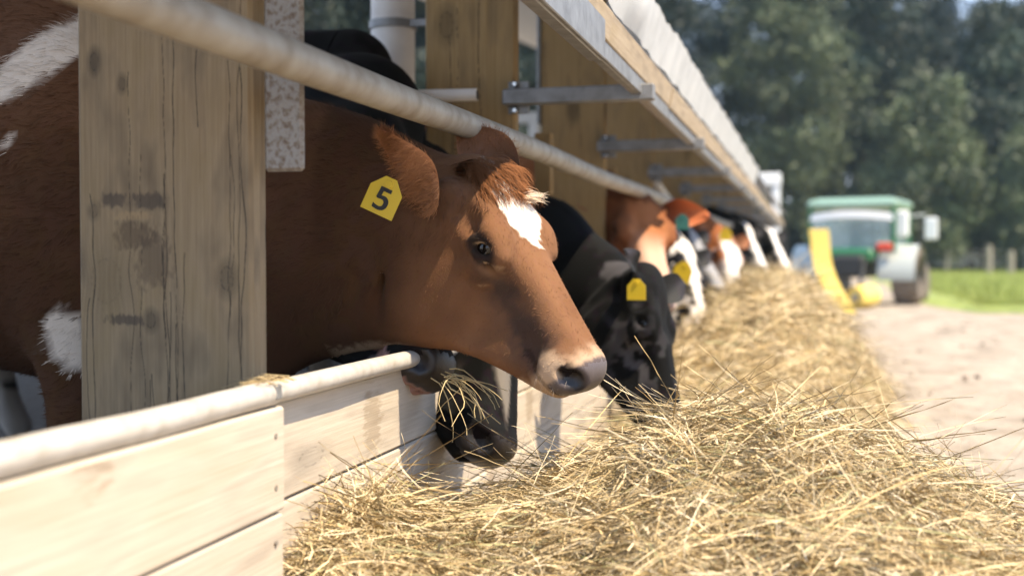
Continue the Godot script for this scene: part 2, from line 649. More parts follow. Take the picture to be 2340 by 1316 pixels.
# ---------------------------------------------------------------- cows
func add_head(S: Sculpt, o: Vector3, B: Basis, s: float) -> void:
	var at := func(r: float, u: float, f: float) -> Vector3: return o + B * (Vector3(r, u, f) * s)
	var ball := func(r, u, f, rr: Vector3, k, cut = false) -> void: S.blob(at.call(r, u, f), rr * s, B, k * s, cut)
	ball.call(0.0, -0.085, 0.055, Vector3(0.088, 0.082, 0.095), 0.03)
	ball.call(0.0, -0.028, 0.0, Vector3(0.055, 0.035, 0.045), 0.05)
	ball.call(0.0, -0.066, 0.135, Vector3(0.096, 0.058, 0.125), 0.04)
	S.cone(at.call(0, -0.090, 0.19), at.call(0, -0.056, 0.42), 0.074 * s, 0.044 * s, 0.05 * s)
	S.cone(at.call(0, -0.17, 0.15), at.call(0, -0.095, 0.40), 0.080 * s, 0.036 * s, 0.05 * s)
	for m in [-1.0, 1.0]:
		S.cone(at.call(m * 0.024, -0.044, 0.20), at.call(m * 0.020, -0.030, 0.42), 0.042 * s, 0.032 * s, 0.04 * s)
		ball.call(m * 0.084, -0.028, 0.158, Vector3(0.033, 0.034, 0.052), 0.035)
		S.cone(at.call(m * 0.055, -0.020, 0.05), at.call(m * 0.080, -0.018, 0.15), 0.022 * s, 0.024 * s, 0.04 * s)
		S.cone(at.call(m * 0.076, -0.082, 0.19), at.call(m * 0.052, -0.066, 0.33), 0.022 * s, 0.016 * s, 0.05 * s)
		ball.call(m * 0.064, -0.170, 0.150, Vector3(0.038, 0.088, 0.098), 0.035)
		S.cone(at.call(m * 0.055, -0.264, 0.20), at.call(m * 0.026, -0.112, 0.42), 0.036 * s, 0.018 * s, 0.05 * s)
		S.cone(at.call(m * 0.052, -0.215, 0.10), at.call(m * 0.060, -0.10, 0.03), 0.035 * s, 0.035 * s, 0.06 * s)
		ball.call(m * 0.042, -0.062, 0.436, Vector3(0.034, 0.036, 0.044), 0.035)
		ball.call(m * 0.034, -0.030, 0.450, Vector3(0.032, 0.030, 0.036), 0.03)
		S.cone(at.call(m * 0.085, -0.055, 0.03), at.call(m * 0.105, -0.05, 0.018), 0.034 * s, 0.026 * s, 0.03 * s)
	ball.call(0.0, -0.040, 0.456, Vector3(0.054, 0.046, 0.034), 0.03)
	ball.call(0.0, -0.096, 0.430, Vector3(0.040, 0.025, 0.050), 0.025)
	for m in [-1.0, 1.0]:
		# cheek bone, jaw edge, hollows
		S.cone(at.call(m * 0.093, -0.052, 0.125), at.call(m * 0.092, -0.075, 0.045), 0.013 * s, 0.014 * s, 0.03 * s)
		S.groove(at.call(m * 0.098, -0.105, 0.035), at.call(m * 0.095, -0.205, 0.060), 0.010 * s, 0.04 * s)
		S.groove(at.call(m * 0.092, -0.205, 0.060), at.call(m * 0.086, -0.29, 0.14), 0.008 * s, 0.035 * s)
		S.groove(at.call(m * 0.102, -0.115, 0.20), at.call(m * 0.088, -0.185, 0.285), 0.008 * s, 0.05 * s)
		ball.call(m * 0.110, -0.040, 0.096, Vector3(0.020, 0.020, 0.028), 0.03, true)
		ball.call(m * 0.100, -0.125, 0.262, Vector3(0.018, 0.05, 0.030), 0.045, true)
		S.cone(at.call(m * 0.097, -0.014, 0.135), at.call(m * 0.094, -0.018, 0.195), 0.012 * s, 0.010 * s, 0.02 * s)
		S.cone(at.call(m * 0.030, -0.014, 0.20), at.call(m * 0.022, -0.006, 0.40), 0.010 * s, 0.010 * s, 0.025 * s)
		S.cone(at.call(m * 0.086, -0.090, 0.215), at.call(m * 0.062, -0.092, 0.300), 0.010 * s, 0.008 * s, 0.025 * s)
		ball.call(m * 0.084, -0.060, 0.290, Vector3(0.024, 0.026, 0.062), 0.05, true)
		# eye socket, lids and tear line
		ball.call(m * 0.113, -0.038, 0.160, Vector3(0.018, 0.025, 0.026), 0.012, true)
		for q in 5:
			for lid in 2:
				var ends := []
				for w in 2:
					var g := deg_to_rad(4.0 + (q + w) * 34.4)
					var l := 0.031 * cos(g)
					var v := 0.0205 * sin(g) * (1.0 if lid == 0 else -0.9)
					var du := l * 0.62 + v * 0.78
					var df := l * 0.78 - v * 0.62
					ends.append(at.call(m * (0.1062 - 0.10 * maxf(du, 0.0) - 0.10 * df), -0.038 + du, 0.160 + df))
				S.cone(ends[0], ends[1], (0.0072 if lid == 0 else 0.0055) * s, (0.0072 if lid == 0 else 0.0055) * s, 0.010 * s)
		S.groove(at.call(m * 0.100, -0.050, 0.193), at.call(m * 0.087, -0.062, 0.222), 0.004 * s, 0.015 * s)
		# nostril: a comma that opens to the front and side
		ball.call(m * 0.055, -0.022, 0.476, Vector3(0.019, 0.016, 0.023), 0.014, true)
		ball.call(m * 0.068, -0.036, 0.458, Vector3(0.014, 0.009, 0.018), 0.012, true)
		# mouth
		S.groove(at.call(m * 0.012, -0.080, 0.480), at.call(m * 0.052, -0.080, 0.445), 0.004 * s, 0.012 * s)
		S.groove(at.call(m * 0.052, -0.080, 0.445), at.call(m * 0.066, -0.094, 0.365), 0.004 * s, 0.016 * s)
		S.groove(at.call(m * 0.089, -0.105, 0.24), at.call(m * 0.068, -0.080, 0.37), 0.004 * s, 0.05 * s)


func add_body(S: Sculpt, xs: float, zc: float, lean: float) -> void:
	var e := Basis()
	var z := Vector3.BACK
	S.blob(Vector3(xs, 0.86, zc), Vector3(0.32, 0.40, 0.24), e, 0.1)
	S.cone(Vector3(xs - 0.2, 0.84, zc), Vector3(xs - 1.05, 0.82, zc + lean), 0.36, 0.41, 0.12, z, 0.80)
	S.blob(Vector3(xs - 1.35, 0.98, zc + lean), Vector3(0.30, 0.31, 0.25), e, 0.12)
	S.cone(Vector3(xs - 0.05, 1.24, zc), Vector3(xs - 1.4, 1.24, zc + lean), 0.09, 0.08, 0.14)
	S.cone(Vector3(xs + 0.2, 0.72, zc), Vector3(xs + 0.1, 0.52, zc), 0.13, 0.10, 0.1)
	for m in [-1.0, 1.0]:
		S.blob(Vector3(xs + 0.05, 0.86, zc + m * 0.17), Vector3(0.17, 0.30, 0.09), e, 0.08)
		var fl := [Vector3(xs + 0.03, 0.62, zc + m * 0.15), Vector3(xs + 0.06, 0.37, zc + m * 0.15), Vector3(xs + 0.04, 0.13, zc + m * 0.15), Vector3(xs + 0.07, 0.065, zc + m * 0.15)]
		var fr := [0.09, 0.052, 0.04, 0.055]
		var hl := [Vector3(xs - 1.36, 0.86, zc + lean + m * 0.15), Vector3(xs - 1.24, 0.66, zc + lean + m * 0.19), Vector3(xs - 1.52, 0.50, zc + lean + m * 0.16), Vector3(xs - 1.45, 0.13, zc + lean + m * 0.16), Vector3(xs - 1.41, 0.065, zc + lean + m * 0.16)]
		var hr := [0.18, 0.13, 0.058, 0.042, 0.056]
		for q in 3:
			S.cone(fl[q], fl[q + 1], fr[q], fr[q + 1], 0.05)
		for q in 4:
			S.cone(hl[q], hl[q + 1], hr[q], hr[q + 1], 0.06)
	S.cone(Vector3(xs - 1.62, 1.16, zc + lean), Vector3(xs - 1.70, 0.55, zc + lean), 0.035, 0.025, 0.04)


# one ear: a cupped leaf with a thickness, rooted at `from`
func add_ear(G: Shape, from: Vector3, along: Vector3, opening: Vector3, length: float, width: float, outside: Color, inside: Color, cup := 0.45) -> void:
	along = along.normalized()
	opening = (opening - along * opening.dot(along)).normalized()
	var side := along.cross(opening)
	for face_ in 2:
		G.tint = outside if face_ == 0 else inside
		G.sheet(14, 10, func(i: float, j: float) -> Vector3:
			var s := j * 2.0 - 1.0
			if face_ == 1:
				s = -s
			var w := width * 0.5 * (0.42 + 0.58 * sin(minf(pow(i, 0.8) * 1.15, 1.0) * PI * 0.72)) * pow(maxf(1.0 - pow(i, 2.6), 0.0), 0.62)
			var deep := cup * w * (1.0 - s * s) * (1.15 - i * 0.7)
			var thick := 0.0022 * (1.0 - s * s) * (1.0 if face_ == 0 else -1.0)
			return from + along * (i * length) + side * (s * w) - opening * (deep + thick - cup * w * 0.5) + opening * (0.10 * length * sin(i * 3.0) + 0.004 * sin(i * 9.0 + s * 3.0)))
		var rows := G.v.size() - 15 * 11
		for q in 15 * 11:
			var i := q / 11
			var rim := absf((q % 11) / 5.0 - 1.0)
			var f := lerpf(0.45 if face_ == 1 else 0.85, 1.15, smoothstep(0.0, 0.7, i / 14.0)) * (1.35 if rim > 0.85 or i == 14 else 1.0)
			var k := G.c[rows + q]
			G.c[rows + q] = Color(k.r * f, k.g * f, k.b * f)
	G.tint = Color.WHITE


func ear_tag(root: Node3D, at: Vector3, right: Vector3, upward: Vector3, size: float, text: String, mat: Material, shape := 0) -> void:
	right = right.normalized()
	upward = (upward - right * upward.dot(right)).normalized()
	var out := right.cross(upward)
	var g := Shape.new()
	var o := PackedVector2Array([Vector2(-0.5, -0.62), Vector2(0.5, -0.62), Vector2(0.5, 0.12), Vector2(0.17, 0.5), Vector2(-0.17, 0.5), Vector2(-0.5, 0.12)])
	if shape == 1:
		o = PackedVector2Array([Vector2(-0.47, -0.6), Vector2(0.45, -0.62), Vector2(0.5, 0.3), Vector2(0.2, 0.55), Vector2(-0.35, 0.5), Vector2(-0.5, 0.2)])
	for i in o.size():
		o[i] *= size
	g.prism(o, Vector3.ZERO, right, upward, 0.002)
	g.tube([upward * size * 0.3 - out * 0.003, upward * size * 0.3 + out * 0.004], [size * 0.13, size * 0.11], 10)
	var tagged := part("ear_tag", g.done(mat), root, at)
	if text:
		var t := TextMesh.new()
		var f := SystemFont.new()
		f.font_names = PackedStringArray(["Droid Sans"])
		f.font_weight = 700
		t.font = f
		t.font_size = 64
		t.pixel_size = size * 0.66 / 46.0
		t.depth = 0.0006
		t.text = text
		t.material = M.ink
		var n := part("tag_number", t, tagged)
		n.transform = Transform3D(Basis(right, upward, out), out * 0.0016 - upward * size * 0.16)


func muzzle_paint(c: Color, h: Vector3, pad: Color, ring: Color, ring_from := 0.405) -> Color:
	var e := fine.get_noise_3d(h.x * 60.0, h.y * 60.0, h.z * 60.0)
	var start := ring_from + smoothstep(-0.06, -0.10, h.y) * 0.022 + smoothstep(-0.04, -0.01, h.y) * 0.028
	c = c.lerp(ring, smoothstep(start - 0.022, start + 0.022, h.z + e * 0.005 + soft.get_noise_3dv(h * 22.0) * 0.016))
	if h.z > 0.44 and h.y > -0.078:
		c = c.lerp(pad, smoothstep(0.451, 0.461, h.z + e * 0.004 + maxf(h.y + 0.02, 0.0) * 0.2))
	var ns := Vector2((absf(h.x) - 0.054) * 0.8, h.y + 0.026).length()
	if h.z > 0.438:
		c = c.lerp(Color(0.014, 0.011, 0.011), smoothstep(0.024, 0.013, ns))
	if absf(h.y + 0.081 + maxf(0.445 - h.z, 0.0) * 0.17) < 0.006 and h.z > 0.365:
		c = c.darkened(0.4)
	return c


func cow(d: Dictionary) -> Node3D:
	var xs: float = d.get("xs", -1.6)
	var zc: float = d.z
	var base := Vector3(xs - 0.7, 0.03, zc)
	var root := thing("cow", d.label, "cow", base, "cows feeding along the rail")
	var poll: Vector3 = d.poll
	var F: Vector3 = (d.muzzle - poll).normalized() if d.has("muzzle") else (d.F as Vector3).normalized()
	var U: Vector3 = d.up
	U = (U - F * U.dot(F)).normalized()
	var R := U.cross(F)
	var B := Basis(R, U, F)
	var s: float = d.get("s", 1.0)
	var S := Sculpt.new()
	var o := poll - base
	add_head(S, o, B, s)
	# the neck, from the back of the head to the shoulders
	var n0 := o + B * (Vector3(0, -0.10, 0.055) * s)
	var n1: Vector3 = (d.neck if d.has("neck") else poll.lerp(Vector3(xs + 0.2, 0.98, zc), 0.45) + Vector3(0, 0.0, 0)) - base
	var n2 := Vector3(xs + 0.02, 0.96, zc) - base
	var ax := R if R.z > 0 else -R
	var deep: float = d.get("deep", 1.0)
	var r1: float = 0.165 * deep
	var nm := n0.lerp(n1, 0.5) + Vector3(0, d.get("crest", 0.01), 0)
	S.cone(n0, nm, 0.100 * s, 0.140 * deep, 0.05, ax, 0.54)
	S.cone(nm, n1, 0.140 * deep, r1, 0.08, ax.lerp(Vector3.BACK, 0.5), 0.56)
	S.cone(n1, n2, r1, 0.31, 0.10, Vector3.BACK, 0.62)
	for e in d.get("extra", []):
		S.cone(e[0] - base, e[1] - base, e[2], e[3], e[4], Vector3.BACK, e[5])
	if d.has("folds"):
		for q in 5:
			var x := -0.80 - q * 0.050
			S.groove(Vector3(x, 0.72 - q * 0.012, -2.16 + 0.105 + q * 0.010) - base, Vector3(x - 0.035, 0.60, -2.16 + 0.10 + q * 0.006) - base, 0.004, 0.03)
	add_body(S, 0.7, 0.0, d.get("lean", 0.0))
	var inv_b := B.transposed()
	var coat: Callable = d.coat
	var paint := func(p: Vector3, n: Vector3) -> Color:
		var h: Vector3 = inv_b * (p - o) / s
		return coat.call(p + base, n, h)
	var G := Shape.new()
	var cell: float = d.get("cell", 0.01)
	var split: float = d.get("split", poll.x - 0.34) - base.x
	var lo := Vector3(split, -0.02, -0.5)
	var hi := Vector3(split, 1.5, 0.5)
	for p in [o, o + F * 0.56 * s, n0]:
		lo = Vector3(lo.x, minf(lo.y, p.y - 0.34), minf(lo.z, p.z - 0.34))
		hi = Vector3(maxf(hi.x, p.x + 0.2), maxf(hi.y, p.y + 0.2), maxf(hi.z, p.z + 0.34))
	lo.y = maxf(lo.y, minf(o.y, (o + F * 0.5 * s).y) - 0.45)
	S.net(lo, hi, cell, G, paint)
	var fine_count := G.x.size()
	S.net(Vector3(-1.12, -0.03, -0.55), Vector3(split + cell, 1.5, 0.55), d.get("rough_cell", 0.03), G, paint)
	var nose := PackedInt32Array()
	var coat_x := PackedInt32Array()
	for i in range(0, G.x.size(), 3):
		var h: Vector3 = inv_b * (G.v[G.x[i]] - o) / s
		var wet := h.z > 0.456 and h.y > -0.074 and h.y < 0.05 and absf(h.x) < 0.12
		for k in 3:
			if wet:
				nose.append(G.x[i + k])
			else:
				coat_x.append(G.x[i + k])
	G.x = coat_x
	var mesh := G.done(M.coat)
	if nose.size():
		var wet_part := G.arrays()
		wet_part[Mesh.ARRAY_INDEX] = nose
		mesh.add_surface_from_arrays(Mesh.PRIMITIVE_TRIANGLES, wet_part)
		mesh.surface_set_material(1, M.nose)
	var E := Shape.new()
	for q in d.ears:
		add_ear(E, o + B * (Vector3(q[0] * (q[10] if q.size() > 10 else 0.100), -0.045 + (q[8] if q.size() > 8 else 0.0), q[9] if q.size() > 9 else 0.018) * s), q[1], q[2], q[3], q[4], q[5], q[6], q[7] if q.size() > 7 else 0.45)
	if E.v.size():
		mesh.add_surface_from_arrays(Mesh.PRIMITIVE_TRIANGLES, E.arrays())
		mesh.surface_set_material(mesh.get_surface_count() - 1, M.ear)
	part("body", mesh, root)
	for m in [-1.0, 1.0]:
		var ey := Shape.new()
		ey.sphere(Vector3.ZERO, Vector3(0.0265, 0.0285, 0.0285) * s, B, 16, 24)
		part("eye", ey.done(M.eye), root, o + B * (Vector3(m * 0.0815, -0.038, 0.160) * s))
	for t in d.get("tags", []):
		ear_tag(root, t[0] - base, t[1], t[2], t[3], t[4], t[5], t[6] if t.size() > 6 else 0)
	if d.get("fur", 0) and BUILD_FUR:
		grow_fur(root, G, G.x.size(), E, d.fur, o, B, s)
	return root


func hair_mesh(width: float, arch: float, steps: int) -> ArrayMesh:
	var g := Shape.new()
	for i in steps + 1:
		var q := float(i) / steps
		var w := width * (1.0 - 0.85 * q) * 0.5
		var y := arch * sin(q * PI * 0.8)
		g.put(Vector3(-w, y, q), Vector3.UP)
		g.put(Vector3(w, y, q), Vector3.UP)
	for i in steps:
		g.tri(i * 2, i * 2 + 2, i * 2 + 1)
		g.tri(i * 2 + 1, i * 2 + 2, i * 2 + 3)
	return g.done(M.fur)


func grow_fur(root: Node3D, G: Shape, count: int, E: Shape, amount: int, o: Vector3, B: Basis, s: float) -> void:
	var r := RandomNumberGenerator.new()
	r.seed = 77
	var sum := PackedFloat32Array()
	var total := 0.0
	for i in range(0, count, 3):
		total += (G.v[G.x[i + 1]] - G.v[G.x[i]]).cross(G.v[G.x[i + 2]] - G.v[G.x[i]]).length()
		sum.append(total)
	var where: Array[Transform3D] = []
	var tints := PackedColorArray()
	var inv_b := B.transposed()
	for i in amount:
		var k := sum.bsearch(r.randf() * total) * 3
		if k >= count:
			continue
		var w0 := r.randf()
		var w1 := r.randf() * (1.0 - w0)
		var a := G.x[k]
		var b := G.x[k + 1]
		var c := G.x[k + 2]
		var p := G.v[a] * (1.0 - w0 - w1) + G.v[b] * w0 + G.v[c] * w1
		var n := G.n[a]
		var h: Vector3 = inv_b * (p - o) / s
		if h.z > 0.44 or Vector2(h.y + 0.038, (h.z - 0.160) * 0.75).length() < 0.022:
			continue
		var flow := B * Vector3(signf(h.x) * 0.35, -0.55, 0.55 if h.z < 0.3 else 0.1)
		if p.x + root.position.x < -2.3:
			continue
		if h.z < 0.02:
			flow = Vector3(-1.0, -0.35, 0)
		flow += Vector3(soft.get_noise_3dv(p * 14.0), soft.get_noise_3dv(p * 14.0 + Vector3.ONE * 9), soft.get_noise_3dv(p * 14.0 - Vector3.ONE * 7)) * 1.0
		flow = (flow - n * flow.dot(n)).normalized()
		var dir := (flow + n * r.randf_range(0.12, 0.42) + Vector3(r.randfn(), r.randfn(), r.randfn()) * 0.10).normalized()
		var len := r.randf_range(0.008, 0.017) * (1.2 if h.z < 0.10 else 0.55) * (1.5 if h.z < -0.3 else 1.0)
		var x := dir.cross(n).normalized()
		where.append(Transform3D(Basis(x * 1.0, x.cross(dir) * len, dir * len), p - n * 0.001))
		var q := r.randf_range(0.74, 1.26)
		var col := G.c[a]
		tints.append(Color(col.r * q, col.g * q, col.b * q))
	many("coat_hair", hair_mesh(0.0015, 0.1, 2), where, tints, root)
	# longer hair round the ears
	where = []
	tints = PackedColorArray()
	for i in 9000:
		var k := r.randi_range(0, E.x.size() / 3 - 1) * 3
		var p := E.v[E.x[k]].lerp(E.v[E.x[k + 1]], r.randf()).lerp(E.v[E.x[k + 2]], r.randf() * 0.6)
		var n := E.n[E.x[k]]
		var out := Vector3(r.randfn(), r.randfn() , r.randfn()) * 0.35 + n * 0.5 + (p - o).normalized() * 0.9
		var dir := out.normalized()
		var len := r.randf_range(0.008, 0.02)
		var x := dir.cross(n).normalized()
		where.append(Transform3D(Basis(x, x.cross(dir) * len, dir * len), p))
		var q := r.randf_range(0.8, 1.5)
		var col := E.c[E.x[k]]
		tints.append(Color(col.r * q, col.g * q, col.b * q))
	many("ear_hair", hair_mesh(0.0009, 0.15, 2), where, tints, root)
	# the forelock: a thick tuft combed forward over the brow, its ends bleached
	where = []
	tints = PackedColorArray()
	for i in 4200:
		var rr := r.randf_range(-0.078, 0.062)
		var ff := r.randf_range(-0.035, 0.045)
		var lock := soft.get_noise_2d(rr * 55.0, ff * 30.0)
		var p := o + B * (Vector3(rr, -0.012 - rr * rr * 3.5, ff) * s)
		var dir := (B * Vector3(rr * 3.0 + lock * 0.8 + r.randfn() * 0.08 + 0.25, r.randf_range(0.05, 0.45) - ff * 3.0, 0.85 + r.randfn() * 0.1)).normalized()
		var len := r.randf_range(0.038, 0.066) * (1.0 + lock * 0.5)
		var x := dir.cross(B * Vector3(0, 1, -0.1)).normalized()
		where.append(Transform3D(Basis(x, x.cross(dir) * len, dir * len), p))
		var q := r.randf_range(0.7, 1.2)
		var pale := smoothstep(0.075, 0.13, rr + ff * 0.5 + r.randfn() * 0.008)
		tints.append(Color(0.21, 0.086, 0.035).lerp(Color(0.50, 0.36, 0.25), pale) * q)
	for i in 80:      # the bleached curl at its end
		var p := o + B * (Vector3(0.055 + r.randfn() * 0.006, -0.006, 0.07 + r.randfn() * 0.006) * s)
		var dir := (B * Vector3(0.65 + r.randfn() * 0.12, 0.75 + r.randfn() * 0.14, 0.5 + r.randfn() * 0.16)).normalized()
		var len := r.randf_range(0.03, 0.062)
		var x := dir.cross(B * Vector3(0, 1, 0.3)).normalized()
		where.append(Transform3D(Basis(x, x.cross(dir) * len, dir * len), p))
		tints.append(Color(0.74, 0.6, 0.46) * r.randf_range(0.7, 1.1))
	many("forelock", hair_mesh(0.0022, 0.42, 6), where, tints, root)
	# eyelashes
	where = []
	tints = PackedColorArray()
	for i in 90:
		var m := -1.0 if i < 60 else 1.0
		var g := deg_to_rad(r.randf_range(25.0, 155.0))
		var l := 0.031 * cos(g)
		var v := 0.0205 * sin(g)
		var at := Vector3(m * 0.110, -0.038 + l * 0.62 + v * 0.78, 0.160 + l * 0.78 - v * 0.62)
		var dir := (B * Vector3(m * 0.9, 0.25 + r.randfn() * 0.1 - 0.3, 0.3 * cos(g) - 0.1 + r.randfn() * 0.1)).normalized()
		var len := r.randf_range(0.010, 0.017)
		var x := dir.cross(B * Vector3(0, 1, 0)).normalized()
		where.append(Transform3D(Basis(x, x.cross(dir) * -len, dir * len), o + B * (at * s)))
		tints.append(Color(0.03, 0.02, 0.015))
	many("eyelash", hair_mesh(0.0009, 0.2, 3), where, tints, root)
	# whiskers on the muzzle and chin
	where = []
	tints = PackedColorArray()
	for i in 70:
		var m := -1.0 if r.randf() < 0.6 else 1.0
		var p := o + B * (Vector3(m * r.randf_range(0.02, 0.058), r.randf_range(-0.115, -0.04), r.randf_range(0.41, 0.47)) * s)
		var dir := (B * Vector3(m * r.randf_range(0.2, 0.9), r.randf_range(-0.7, 0.1), r.randf_range(0.2, 0.9))).normalized()
		var len := r.randf_range(0.015, 0.045)
		var x := dir.cross(Vector3(0.3, 1, 0.2)).normalized()
		where.append(Transform3D(Basis(x, x.cross(dir) * len, dir * len), p))
		tints.append(Color(0.5, 0.42, 0.34))
	many("whisker", hair_mesh(0.0006, 0.15, 4), where, tints, root)


func noise3(p: Vector3, f: float) -> float:
	return soft.get_noise_3d(p.x * f, p.y * f, p.z * f)


func patch_of(p: Vector3, f: float, level: float, off: float) -> float:
	return smoothstep(level - 0.03, level + 0.03, noise3(p + Vector3.ONE * off, f) + fine.get_noise_3dv(p * 60.0) * 0.05)


# the brown cow with tag 5, near side of the face at h.x < 0
func coat_red(p: Vector3, n: Vector3, h: Vector3) -> Color:
	var c := Color(0.150, 0.070, 0.034)
	c = c.lerp(Color(0.212, 0.105, 0.054), clampf(0.4 + noise3(p, 7.0) * 0.7, 0.0, 1.0))
	var e := fine.get_noise_3dv(p * 45.0)
	c = c.lerp(Color(0.048, 0.023, 0.013), 0.80 * smoothstep(-0.62, -0.82, p.x + noise3(p, 5.0) * 0.07))  # roof shade over neck and body painted into the coat colour
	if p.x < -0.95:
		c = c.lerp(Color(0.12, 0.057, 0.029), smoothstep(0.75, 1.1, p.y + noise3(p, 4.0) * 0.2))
		var q := p + Vector3(e, e * 0.6, 0) * 0.012
		var a := Vector2(q.x + 1.47, q.y - 1.165).rotated(-0.70)
		var white := smoothstep(1.12, 0.94, (a / Vector2(0.155, 0.050)).length())
		white = maxf(white, smoothstep(1.1, 0.9, (Vector2(q.x + 1.52, q.y - 0.982) / Vector2(0.010, 0.026)).length()))
		white = maxf(white, smoothstep(1.1, 0.92, (Vector2(q.x + 1.435, q.y - 0.59) / Vector2(0.042, 0.060)).length()))
		return c.lerp(Color(0.70, 0.61, 0.52), white)
	var side := absf(h.x)
	# dark smudges below the eye and on the cheek towards the muzzle
	var fuzz := noise3(h, 22.0) * 0.02 + e * 0.006
	var dark := 0.78 * exp(-pow((h.y + 0.070 + fuzz) / 0.030, 2.0) - pow((h.z - 0.236 + fuzz) / 0.060, 2.0)) * smoothstep(0.02, 0.06, side)
	dark += 0.88 * exp(-pow((h.y + 0.066 + fuzz) / 0.040, 2.0) - pow((h.z - 0.368 + fuzz) / 0.058, 2.0)) * smoothstep(0.018, 0.042, side)
	dark += 0.45 * exp(-pow((h.y + 0.082 + fuzz) / 0.070, 2.0) - pow((h.z - 0.34) / 0.12, 2.0)) * smoothstep(0.02, 0.05, side)
	dark += 0.45 * exp(-pow((h.y + 0.030) / 0.02, 2.0) - pow((h.z - 0.150) / 0.035, 2.0)) * smoothstep(0.05, 0.085, side)
	dark += 0.5 * smoothstep(-0.03, 0.0, h.z) * exp(-pow((h.y + 0.05) / 0.05, 2.0) - pow((h.z - 0.03) / 0.05, 2.0)) * smoothstep(0.03, 0.07, side)
	c = c.lerp(Color(0.050, 0.034, 0.029), clampf(dark, 0.0, 0.9))
	if side > 0.06:
		c = c.lerp(Color(0.022, 0.016, 0.014), 0.92 * smoothstep(0.034, 0.022, Vector2(h.y + 0.038, (h.z - 0.160) * 0.72).length() + e * 0.003))
	# pale hairs in front of the eye
	c = c.lerp(Color(0.30, 0.17, 0.09), 0.35 * exp(-pow((h.y + 0.060) / 0.012, 2.0) - pow((h.z - 0.203) / 0.018, 2.0)))
	# blaze: wide under the forelock, a point between the eyes
	if h.y > -0.075 and h.z > -0.02 and h.z < 0.195:
		var w := lerpf(0.040, 0.062, smoothstep(0.02, 0.07, h.z)) * smoothstep(0.225, 0.085, h.z)
		c = c.lerp(Color(0.80, 0.73, 0.65), smoothstep(0.007, -0.006, absf(h.x - 0.016) - w + e * 0.012 + noise3(h, 30.0) * 0.012))
	# pale throat
	c = c.lerp(Color(0.46, 0.33, 0.22), 0.85 * smoothstep(-0.72, -0.92, n.y + e * 0.1) * smoothstep(0.24, 0.18, h.z) * smoothstep(0.02, 0.10, h.z))
	return muzzle_paint(c, h, Color(0.095, 0.075, 0.075), Color(0.43, 0.305, 0.205))


func coat_black(p: Vector3, _n: Vector3, h: Vector3) -> Color:
	var c := Color(0.0045, 0.0045, 0.0052).lerp(Color(0.010, 0.0095, 0.0095), clampf(0.5 + noise3(p, 6.0), 0.0, 1.0))
	if p.y < 0.42 and p.x < -1.3:
		c = c.lerp(Color(0.55, 0.50, 0.45), patch_of(p, 4.0, -0.25, 3.0))
	if Vector2(absf(h.x), h.y + 0.06).length() < 0.3 and h.z > 0.3:
		c = muzzle_paint(c, h, Color(0.016, 0.014, 0.015), Color(0.011, 0.010, 0.010))
	return c


func coat_chewer(p: Vector3, n: Vector3, h: Vector3) -> Color:
	var c := coat_black(p, n, h)
	if h.z > 0.36 and h.y < -0.066 and h.y > -0.098:
		c = Color(0.34, 0.20, 0.18)
	if h.z > 0.40 and h.y < -0.098:
		c = Color(0.10, 0.09, 0.092)
	return c


func coat_striped(p: Vector3, n: Vector3, h: Vector3) -> Color:
	var c := coat_black(p, n, h)
	var w := 0.011 + 0.008 * sin(h.z * 25.0)
	return c.lerp(Color(0.16, 0.14, 0.12), smoothstep(0.004, -0.004, absf(h.x + 0.045 - h.z * 0.05) - w) * smoothstep(0.22, 0.28, h.z) * smoothstep(0.45, 0.4, h.z) * smoothstep(-0.16, -0.12, h.y))


func coat_grizzled(p: Vector3, n: Vector3, h: Vector3) -> Color:
	var c := coat_black(p, n, h)
	var grey := patch_of(h, 9.0, 0.14, 5.0) * exp(-pow((h.z - 0.27) / 0.13, 2.0) - pow((h.y + 0.08) / 0.08, 2.0))
	grey = maxf(grey, smoothstep(0.075, 0.055, (p - Vector3(-0.575, 0.752, -3.27)).length() + noise3(p, 20.0) * 0.02))
	return c.lerp(Color(0.085, 0.08, 0.085), clampf(grey * 0.9, 0.0, 0.75))


func coat_ginger(p: Vector3, _n: Vector3, h: Vector3) -> Color:
	var c := Color(0.27, 0.095, 0.036).lerp(Color(0.33, 0.135, 0.058), clampf(0.5 + noise3(p, 8.0), 0.0, 1.0))
	c = c.lerp(Color(0.52, 0.34, 0.25), smoothstep(0.05, -0.01, absf(h.x) - 0.03 - h.z * 0.05 + noise3(p, 24.0) * 0.03) * smoothstep(0.16, 0.30, h.z))
	c = c.lerp(Color(0.10, 0.035, 0.016), 0.85 * smoothstep(0.07, 0.02, h.z + noise3(h, 25.0) * 0.03) * smoothstep(-0.09, -0.03, h.y))
	c = c.lerp(Color(0.04, 0.02, 0.012), 0.9 * smoothstep(0.05, 0.02, Vector2(h.y + 0.038, h.z - 0.16).length()) * smoothstep(0.05, 0.08, absf(h.x)))
	c = c.lerp(Color(0.15, 0.055, 0.025), 0.7 * smoothstep(0.055, 0.085, absf(h.x) + noise3(h, 14.0) * 0.02) * smoothstep(0.0, 0.05, h.z))
	return muzzle_paint(c, h, Color(0.35, 0.22, 0.18), Color(0.6, 0.44, 0.36))


